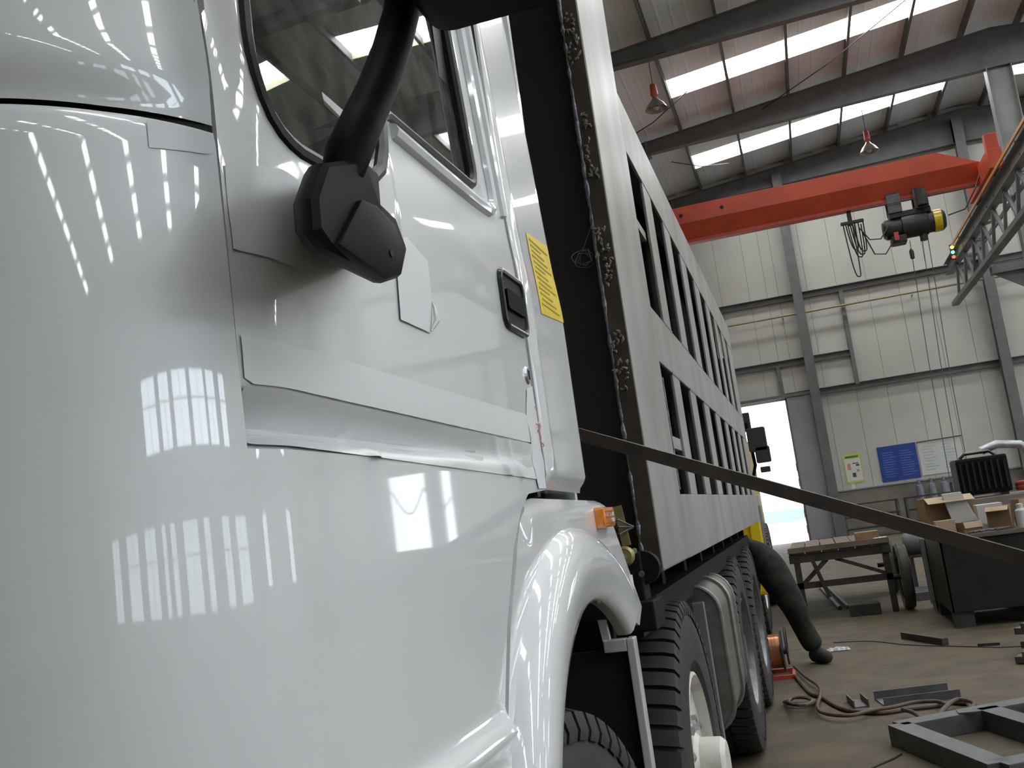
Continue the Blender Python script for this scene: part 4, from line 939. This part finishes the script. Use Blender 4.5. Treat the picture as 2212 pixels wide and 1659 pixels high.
MB().beam((sc0.x-.10, sc0.y, .02), (sc0.x-.10, sc0.y, .22), .03, .012).build('stand_post', 'redframe', sp, 0); MB().beam((sc0.x-.11, sc0.y, .2), (sc0.x+.0, sc0.y, .2), .02, .02).build('spindle', 'redframe', sp, 0)
MB().ring([(sc0.x+.10, sc0.y+.13*cos(t*.4), .24+.15*sin(t*.4)) for t in range(16)], .008, 6).build('guard_loop', 'dark_machine', sp)
def floorpath(pts, r, lift=0):
    P = [onZ(a, b, r+lift) for a, b in pts]; out = []
    for i in range(len(P)-1):
        p0 = P[max(i-1, 0)]; p1_ = P[i]; p2 = P[i+1]; p3 = P[min(i+2, len(P)-1)]
        for k in range(5):
            t = k/5; out.append(.5*((2*p1_)+(-p0+p2)*t+(2*p0-5*p1_+4*p2-p3)*t*t+(-p0+3*p1_-3*p2+p3)*t**3))
    return out+[P[-1]]
def hose(pts, r, label, m='hose', lift=0): return tag(MB().tube(floorpath(pts, r, lift), r, 8).build('hose', m, None), label, 'hose')
hose([(1712, 1452), (1730, 1475), (1752, 1498), (1775, 1506), (1800, 1522), (1835, 1535), (1900, 1540), (1960, 1532), (2020, 1525), (2055, 1518), (2090, 1520)], .014, 'brown hose running from the wire spool across the floor to the steel channels')
hose([(1716, 1440), (1740, 1462), (1768, 1482), (1772, 1500), (1766, 1530), (1790, 1543), (1840, 1545), (1880, 1535), (1930, 1527), (1975, 1517), (2025, 1515), (2045, 1522)], .012, 'brown hose making a low loop past the end of the thin steel rod', lift=.024)
hose([(1950, 1532), (1975, 1540), (1995, 1555), (2010, 1560), (2025, 1552), (2040, 1530), (2062, 1513), (2085, 1512), (2105, 1520), (2095, 1535), (2075, 1548)], .014, 'brown hose end with a raised bend lying over the channel pieces', lift=.03)
cp = [onZ(1728+34*cos(t*.5)*(1-.006*t), 1515+8.5*sin(t*.5), .014+.0018*t) for t in range(46)]+[onZ(1712, 1510, .03), onZ(1692, 1517, .02)]
tag(MB().tube(cp, .011, 6).build('hose_coil', 'hose', None), 'small flat coil of brown hose lying by the rear tyre', 'hose')

# ================================================================== STEEL PIECES ON THE FLOOR
def channel(p0, p1, wd, hh, t, up=1):
    m = MB(); p0, p1 = Vector(p0), Vector(p1); d = (p1-p0).normalized(); s = Vector((-d.y, d.x, 0))
    zb_ = t/2 if up else hh-t/2
    m.beam(p0+Vector((0, 0, zb_)), p1+Vector((0, 0, zb_)), wd, t)
    for k in (-1, 1): m.beam(p0+s*k*(wd/2-t/2)+Vector((0, 0, hh/2)), p1+s*k*(wd/2-t/2)+Vector((0, 0, hh/2)), t, hh)
    return m
a, b = onZ(1900, 1519, 0), onZ(2062, 1500, 0)
tag(channel(a, b, .27, .055, .008).build('steel_channel', 'profile', None, 0), 'short grey steel channel lying open side up under the brown hoses', 'steel channel')
a, b = onZ(1846, 1514, 0), onZ(1862, 1529, 0)
tag(channel(a, b, .10, .05, .008).build('steel_offcut', 'profile', None, 0), 'short dark steel offcut beside the end of the open channel', 'steel offcut')
fr = thing('welded_section_frame', 'welded frame of grey box section lying on the floor', 'steel frame', onZ(2090, 1620, 0))
q0 = onZ(1948, 1606, 0); q1 = onZ(2250, 1548, 0); q2 = onZ(2170, 1700, 0); q3 = q1+(q2-q0)
for p, q in ((q0, q1), (q0, q2), (q0.lerp(q1, .62), q2.lerp(q3, .62)), (q2, q3), (q1, q3)):
    MB().beam(p+Vector((0, 0, .055)), q+Vector((0, 0, .055)), .125, .11).build('section', 'profile', fr, 0, .004)
MB().box((q0.x+.33, q0.y+.10, .111), (q0.x+.44, q0.y+.20, .119)).build('gusset', 'profile', fr, 0)
ba = MB().beam(onZ(1952, 1372, .03), onZ(2042, 1386, .03), .06, .06).build('steel_block_bar', 'darkiron', None, 0, .004); tag(ba, 'short dark square bar lying on open floor before the tool bench', 'steel bar')
p0 = onZ(2112, 1393, .012); p1_ = onZ(2160, 1390, .012); tag(MB().beam(p0, p1_, .03, .02).build('thin_offcut', 'darkiron', None, 0), 'thin dark steel offcut lying on the floor near stacked brackets', 'steel offcut')
bk = thing('steel_bracket', 'stacked dark steel plates and bracket on floor in front of bench', 'steel bracket', onZ(2190, 1430, 0))
g0 = onZ(2190, 1425, 0)
for k, (dx, dy, rz, L) in enumerate(((.05, 0, -.5, .55), (.10, .22, -.35, .5), (.16, .42, -.6, .5))):
    m = Matrix.Rotation(rz, 3, 'Z'); MB().obox(g0+Vector((.12+dx, dy, .03+.07*k)), (.14, L, .05), m).obox(g0+Vector((.12+dx, dy, .065+.07*k)), (.03, L, .05), m).build('plate', 'profile' if k != 1 else 'darkiron', bk, 0, .003)
rd = [onZ(x, y, .006) for x, y in ((1830, 1690), (1885, 1657), (1930, 1638), (1947, 1628))]; tag(MB().tube(rd, .006, 6).build('bent_rod', 'darkiron', None), 'thin bent black rod lying at the corner of the welded frame', 'rod')
rd = [onZ(x, y, .005) for x, y in ((1938, 1567), (2000, 1558), (2062, 1551))]; tag(MB().tube(rd, .005, 6).build('steel_rod', 'darkiron', None), 'thin straight black rod lying between channel and welded frame', 'rod')
rd = floorpath([(1800, 1388), (1880, 1385), (1960, 1393), (2060, 1396), (2150, 1398), (2215, 1396)], .004); tag(MB().tube(rd, .004, 5).build('floor_wire', 'darkiron', None), 'thin dark wire lying across the floor before the bench', 'wire')
bgp = thing('plastic_wrap', 'crumpled clear plastic wrap lying beside the boot', 'plastic wrap', onZ(1805, 1402, 0)); rng = random.Random(5)
m = MB(); c = onZ(1805, 1403, .012)
rows = [[(c.x-.13+.26*i/12, c.y-.05+.10*j/6, .006+.028*rng.random()*(1 if 0 < i < 12 and 0 < j < 6 else 0)) for i in range(13)] for j in range(7)]
m.grid(rows).build('sheet', 'clearplastic', bgp, 20)

# ================================================================== FLAT CART
ct = thing('flat_cart', 'low flat bed cart with worn plank top and dusty rubber wheel', 'cart', (.2, 13, 0))
cx0, cx1, cy0, cy1, cz = -.33, .80, 12.45, 15.2, .79
for k in range(6):
    xa_ = cx0+(cx1-cx0)*k/6; MB().box((xa_+.006, cy0, cz-.03), (xa_+(cx1-cx0)/6-.006, cy1, cz+.004*(k % 2))).build('plank', 'plank', ct, 0)
for yy in (cy0+.05, cy1-.05): MB().box((cx0, yy-.04, cz-.13), (cx1, yy+.04, cz-.035)).build('cross_beam', 'darkiron', ct, 0)
for xx in (cx0+.05, cx1-.05): MB().box((xx-.04, cy0, cz-.12), (xx+.04, cy1, cz-.035)).build('side_beam', 'darkiron', ct, 0)
MB().box((cx0, cy0-.03, cz-.01), (cx1, cy0-.005, cz+.05)).build('front_lip', 'plank', ct, 0)
for xx in (cx0+.08, cx1-.06): MB().box((xx-.035, cy0+.02, 0), (xx+.035, cy0+.09, cz-.12)).build('leg', 'darkiron', ct, 0)
MB().box((cx0+.02, cy0+.02, .36), (cx1-.02, cy0+.08, .43)).build('lower_beam', 'darkiron', ct, 0)
MB().beam((cx0+.05, cy0+.05, .36), (cx0+.42, cy0+.05, cz-.12), .05, .05, (0, 1, 0)).build('brace', 'darkiron', ct, 0)
MB().beam((cx1-.05, cy0+.05, .42), (cx1-.62, cy0+.05, cz-.12), .04, .04, (0, 1, 0)).build('brace', 'darkiron', ct, 0)
MB().beam((cx0+.26, cy0+.0, cz-.12), (cx0+.38, cy0+.0, .24), .045, .045, (0, 1, 0)).build('prop', 'darkiron', ct, 0)
for (xx, yy) in ((.90, 12.55), (.90, 14.7)):
    wv_ = MB().lathe([(-.05, .30), (-.06, .35), (-.03, .375), (.03, .375), (.06, .35), (.05, .30), (.05, .24), (-.05, .24)], (xx, yy, .376), 'x', 32, True).build('wheel', 'wheelrubber', ct)
    MB().lathe([(-.04, .02), (-.03, .25), (.03, .25), (.04, .02)], (xx, yy, .376), 'x', 24).build('disc', 'darkiron', wv_)
MB().tube([(.74, 14.7, .376), (.9, 14.7, .376)], .03, 8).build('axle', 'darkiron', ct); MB().tube([(cx1-.06, 12.55, .376), (.9, 12.55, .376)], .03, 8).build('axle', 'darkiron', ct)
tag(MB().box((cx1-.34, cy0+.35, cz+.006), (cx1-.08, cy0+.62, cz+.12)).build('small_carton', 'card', None, 0, .004), 'small brown carton lying on the flat cart bed', 'carton')
tag(MB().tube([(cx1-.16, cy0+.10, cz+.03), (cx1-.02, cy0+.18, cz+.03)], .02, 8).build('white_tube', 'foam', None), 'short white tube lying on the flat cart corner', 'tube')
for k in range(2): tag(MB().tube([(.15+.10*k, 13.2, .03), (-.05+.10*k, 16.5, .03)], .025, 8).build('pipe', 'darkiron', None), 'thin dark pipe lying on the floor under the flat cart', 'pipe', 'pipes under the flat cart')
b0 = onZ(1872, 1330, 0); tag(MB().box((b0.x-.17, b0.y, 0), (b0.x+.17, b0.y+.24, .13)).build('timber_block', 'darkiron', None, 0, .006), 'dark block lying on floor under the flat cart', 'block')
for k in range(5): tag(MB().box((.98, 13.3+.16*k, .0), (2.2, 13.38+.16*k, .10)).build('steel_tube', 'profile', None, 0, .006), 'grey square steel tube in the row on the floor beside the cart wheel', 'steel tube', 'square tubes by the cart')

# ================================================================== BENCH, CARTONS, TOOLS
be = thing('tool_bench', 'dark steel sided bench standing on short feet with cartons on top', 'bench', (1.8, 11, 0))
bx0, bx1, by0, by1, bz = 1.12, 2.75, 10.55, 11.85, .86
MB().box((bx0, by0, .15), (bx1, by0+.02, bz)).build('front_panel', 'benchsteel', be, 0, .004); MB().box((bx0, by1-.02, .15), (bx1, by1, bz)).build('back_panel', 'benchsteel', be, 0); MB().box((bx0, by0, .15), (bx0+.02, by1, bz)).build('side_panel', 'benchsteel', be, 0); MB().box((bx1-.02, by0, .15), (bx1, by1, bz)).build('side_panel', 'benchsteel', be, 0)
MB().box((bx0-.02, by0-.02, bz-.04), (bx1, by1, bz)).build('worktop', 'plank', be, 0, .004)
for xx in (bx0+.10, bx0+.75, bx1-.1):
    for yy in (by0+.10, by1-.10): MB().box((xx-.09, yy-.07, 0), (xx+.09, yy+.07, .15)).build('foot', 'darkiron', be, 0)
lo = thing('steel_locker', 'narrow grey steel stand with pale edges just behind the dark bench', 'stand', (1.2, 12.2, 0))
MB().box((1.12, 11.95, .05), (1.50, 12.5, .78)).build('body', 'benchsteel', lo, 0, .004); MB().box((1.09, 11.93, 0), (1.12, 11.97, .80)).build('edge_post', 'strap', lo, 0); MB().box((1.17, 11.92, 0), (1.20, 11.95, .80)).build('edge_post', 'greymetal', lo, 0)
def carton(c, size, rz, label, m='card', flaps=(40, -20), wall_=.006):
    t = thing('carton', label, 'carton', c); R3 = Matrix.Rotation(rz, 3, 'Z'); L, Wd, Hh = size; c = Vector(c)
    for (ox, oy, sxx, syy) in ((0, -Wd/2, L, wall_), (0, Wd/2, L, wall_), (-L/2, 0, wall_, Wd), (L/2, 0, wall_, Wd)): MB().obox(c+R3 @ Vector((ox, oy, Hh/2)), (sxx, syy, Hh), R3).build('side', m, t, 0)
    MB().obox(c+Vector((0, 0, .004)), (L, Wd, .006), R3).build('bottom', m, t, 0)
    for s, f in zip((-1, 1), flaps):
        a = radians(f); rm = R3 @ Matrix.Rotation(-s*a, 3, 'X'); e = c+R3 @ Vector((0, s*Wd/2, Hh)); MB().obox(e+rm @ Vector((0, s*Wd*.22, 0)), (L, Wd*.44, wall_), rm).build('flap', 'card_light', t, 0)
    return t
carton((1.30, 11.15, bz), (.44, .36, .37), .1, 'large open carton with raised flap and foam inside on dark bench', 'card', (20, 65))
f = thing('foam_packing', 'white foam packing leaning out of the large open carton', 'packing', (1.42, 10.80, bz))
MB().prism([(1.26, bz), (1.50, bz), (1.55, bz+.10), (1.44, bz+.40), (1.26, bz+.40), (1.31, bz+.14)], 'y', 10.87, 10.92).build('foam_sheet', 'foam', f, 0, .005); MB().prism([(1.52, bz), (1.66, bz), (1.62, bz+.06), (1.56, bz+.08)], 'y', 10.86, 10.90).build('foam_end', 'foam', f, 0, .004)
tag(MB().box((1.13, 10.66, bz), (1.31, 10.82, bz+.15)).build('white_box', 'card_light', None, 0, .004), 'small pale box at the left front end of the dark bench', 'box')
carton((1.43, 10.70, bz), (.18, .14, .11), .35, 'low torn brown carton in front of white foam packing', 'card', (70, 80))
carton((1.73, 10.78, bz), (.20, .18, .22), -.3, 'crumpled brown carton with bent flaps on the bench front', 'card', (30, 50))
carton((2.06, 10.92, bz), (.30, .30, .26), .05, 'brown carton standing at the raised end of the bench', 'card', (85, 80))
tag(MB().box((1.60, 11.2, bz), (1.84, 11.4, bz+.24)).build('white_carton', 'foam', None, 0, .004), 'white carton standing behind crumpled brown one on bench', 'carton')
tag(MB().lathe([(0, .004), (0, .05), (.16, .05), (.18, .03), (.22, .03), (.225, .004)], (1.89, 10.62, bz), 'z', 18).build('spray_can', 'foam', None), 'white can standing beside the crumpled carton on bench', 'can')
rng = random.Random(9)
for k in range(6):
    p = Vector((1.40+.05*k, 10.58+.02*rng.random(), bz+.012)); q = p+Vector((.12, .06*rng.random(), .012)); tag(MB().tube([p, q], .009, 6).build('electrode', 'greymetal', None), 'short grey rod lying loose on the front of the dark bench', 'rod', 'rods on the dark bench')
# machine table with welding machine behind
mt = thing('machine_table', 'low stone coloured table behind the bench carrying the black machine', 'table', (3, 14.5, 0))
MB().box((1.86, 14.1, .96), (4.6, 15.4, 1.10)).build('tabletop', 'dado', mt, 0, .01)
for xx in (2.15, 4.45):
    for yy in (14.25, 15.25): MB().box((xx-.06, yy-.06, 0), (xx+.06, yy+.06, .96)).build('leg', 'darkiron', mt, 0)
MB().box((2.05, 14.3, .25), (4.5, 15.2, .29)).build('shelf', 'darkiron', mt, 0)
wmx = thing('welding_machine', 'black welding machine with fins standing on the stone coloured table', 'machine', (2.5, 14.6, 1.02))
MB().box((1.90, 14.3, 1.14), (2.52, 14.9, 1.62)).build('case', 'blacksheet', wmx, 0, .03)
for k in range(8): MB().box((1.93+.075*k, 14.26, 1.20), (1.955+.075*k, 14.30, 1.56)).build('fin', 'gloss_black', wmx, 0)
MB().tube([(1.98, 14.5, 1.62), (2.05, 14.5, 1.68), (2.35, 14.5, 1.68), (2.42, 14.5, 1.62)], .02, 8).build('carry_handle', 'gloss_black', wmx)
for xx in (2.0, 2.42): MB().box((xx-.05, 14.35, 1.10), (xx+.05, 14.85, 1.14)).build('foot', 'darkiron', wmx, 0)
hr_ = [(2.86+.26*cos(t*.2), 14.42+.26*sin(t*.2)*.7, 1.14+.0016*t) for t in range(66)]
tag(MB().tube(hr_, .035, 10).build('orange_hose', 'ringorange', None), 'orange hose coiled flat on the stone coloured table', 'hose')
tag(MB().tube([(2.30, 14.75, 1.70), (2.5, 14.75, 1.76), (2.8, 14.85, 1.72), (3.0, 14.9, 1.5), (3.02, 14.9, 1.12)], .055, 12).build('silver_duct', 'foil', None), 'bent silver duct arching over the black welding machine', 'duct')
ob = thing('valve_unit', 'grey and orange valve unit standing by the coiled orange hose', 'machine', (3.35, 14.8, 1.02)); MB().box((3.12, 14.75, 1.10), (3.5, 15.05, 1.6)).build('body', 'greymetal', ob, 0, .03); MB().box((3.16, 14.72, 1.40), (3.28, 14.75, 1.54)).build('panel', 'conductor', ob, 0)
for k in range(3):
    t = thing('gas_cylinder', 'grey blue gas cylinder standing in a row against the far wall', 'gas cylinder', (3.32+.36*k, 33.6, 0), 'gas cylinders at the far wall')
    MB().lathe([(0, .01), (0, .115), (1.18, .115), (1.28, .09), (1.32, .035), (1.36, .03), (1.36, .01)], (3.32+.36*k, 33.6, 0), 'z', 20).build('bottle', 'cylblue', t); MB().lathe([(1.33, .05), (1.45, .045), (1.46, .01)], (3.32+.36*k, 33.6, 0), 'z', 14).build('cap', 'cylblue', t)
# racks at the foot of the far wall
for k, (x0, x1, lb) in enumerate(((.95, 2.45, 'grey steel parts rack with three shelves below the safety poster'), (2.7, 4.3, 'grey steel parts rack with three shelves below the notice boards'))):
    t = thing('parts_rack', lb, 'rack', (x0, 31.8, 0))
    for xx in (x0, x1):
        for yy in (31.5, 32.1): MB().box((xx-.03, yy-.03, 0), (xx+.03, yy+.03, 1.0)).build('post', 'greymetal', t, 0)
    for z in (.25, .6, .96): MB().box((x0-.02, 31.45, z), (x1+.02, 32.15, z+.04)).build('shelf', 'darkiron', t, 0)
mo = thing('motor_unit', 'grey electric motor standing on a low stand beside the cart', 'motor', (1.35, 14.2, 0))
MB().lathe([(-.22, .02), (-.22, .13), (-.18, .15), (.18, .15), (.22, .12), (.30, .10), (.31, .02)], (1.30, 14.3, .62), 'x', 20).build('motor', 'greymetal', mo); MB().box((1.12, 14.2, .45), (1.5, 14.42, .49)).build('base', 'darkiron', mo, 0)
for xx in (1.15, 1.47): MB().box((xx-.02, 14.22, 0), (xx+.02, 14.40, .45)).build('leg', 'darkiron', mo, 0)
yb = thing('yard_barrier', 'pale blue barrier rail out in the bright yard', 'barrier', (-1.5, 52, -.05)); MB().box((-6, 52, .30), (3, 52.1, .90)).build('rail', 'paleblue', yb, 0)
for k in range(4): MB().box((-5.9+2.9*k, 52.1, -.05), (-5.8+2.9*k, 52.2, .90)).build('post', 'paleblue', yb, 0)
hc = thing('hanging_hose', 'dark hose slung in loops across the bright opening in the far wall', 'hose', (12.3, YF-.4, 2.4))
MB().tube([(11.0+.1*k, YF-.4, 3.55-.9*abs(sin(k*.26+.6))) for k in range(26)], .03, 6).build('hose_run', 'dark_machine', hc)
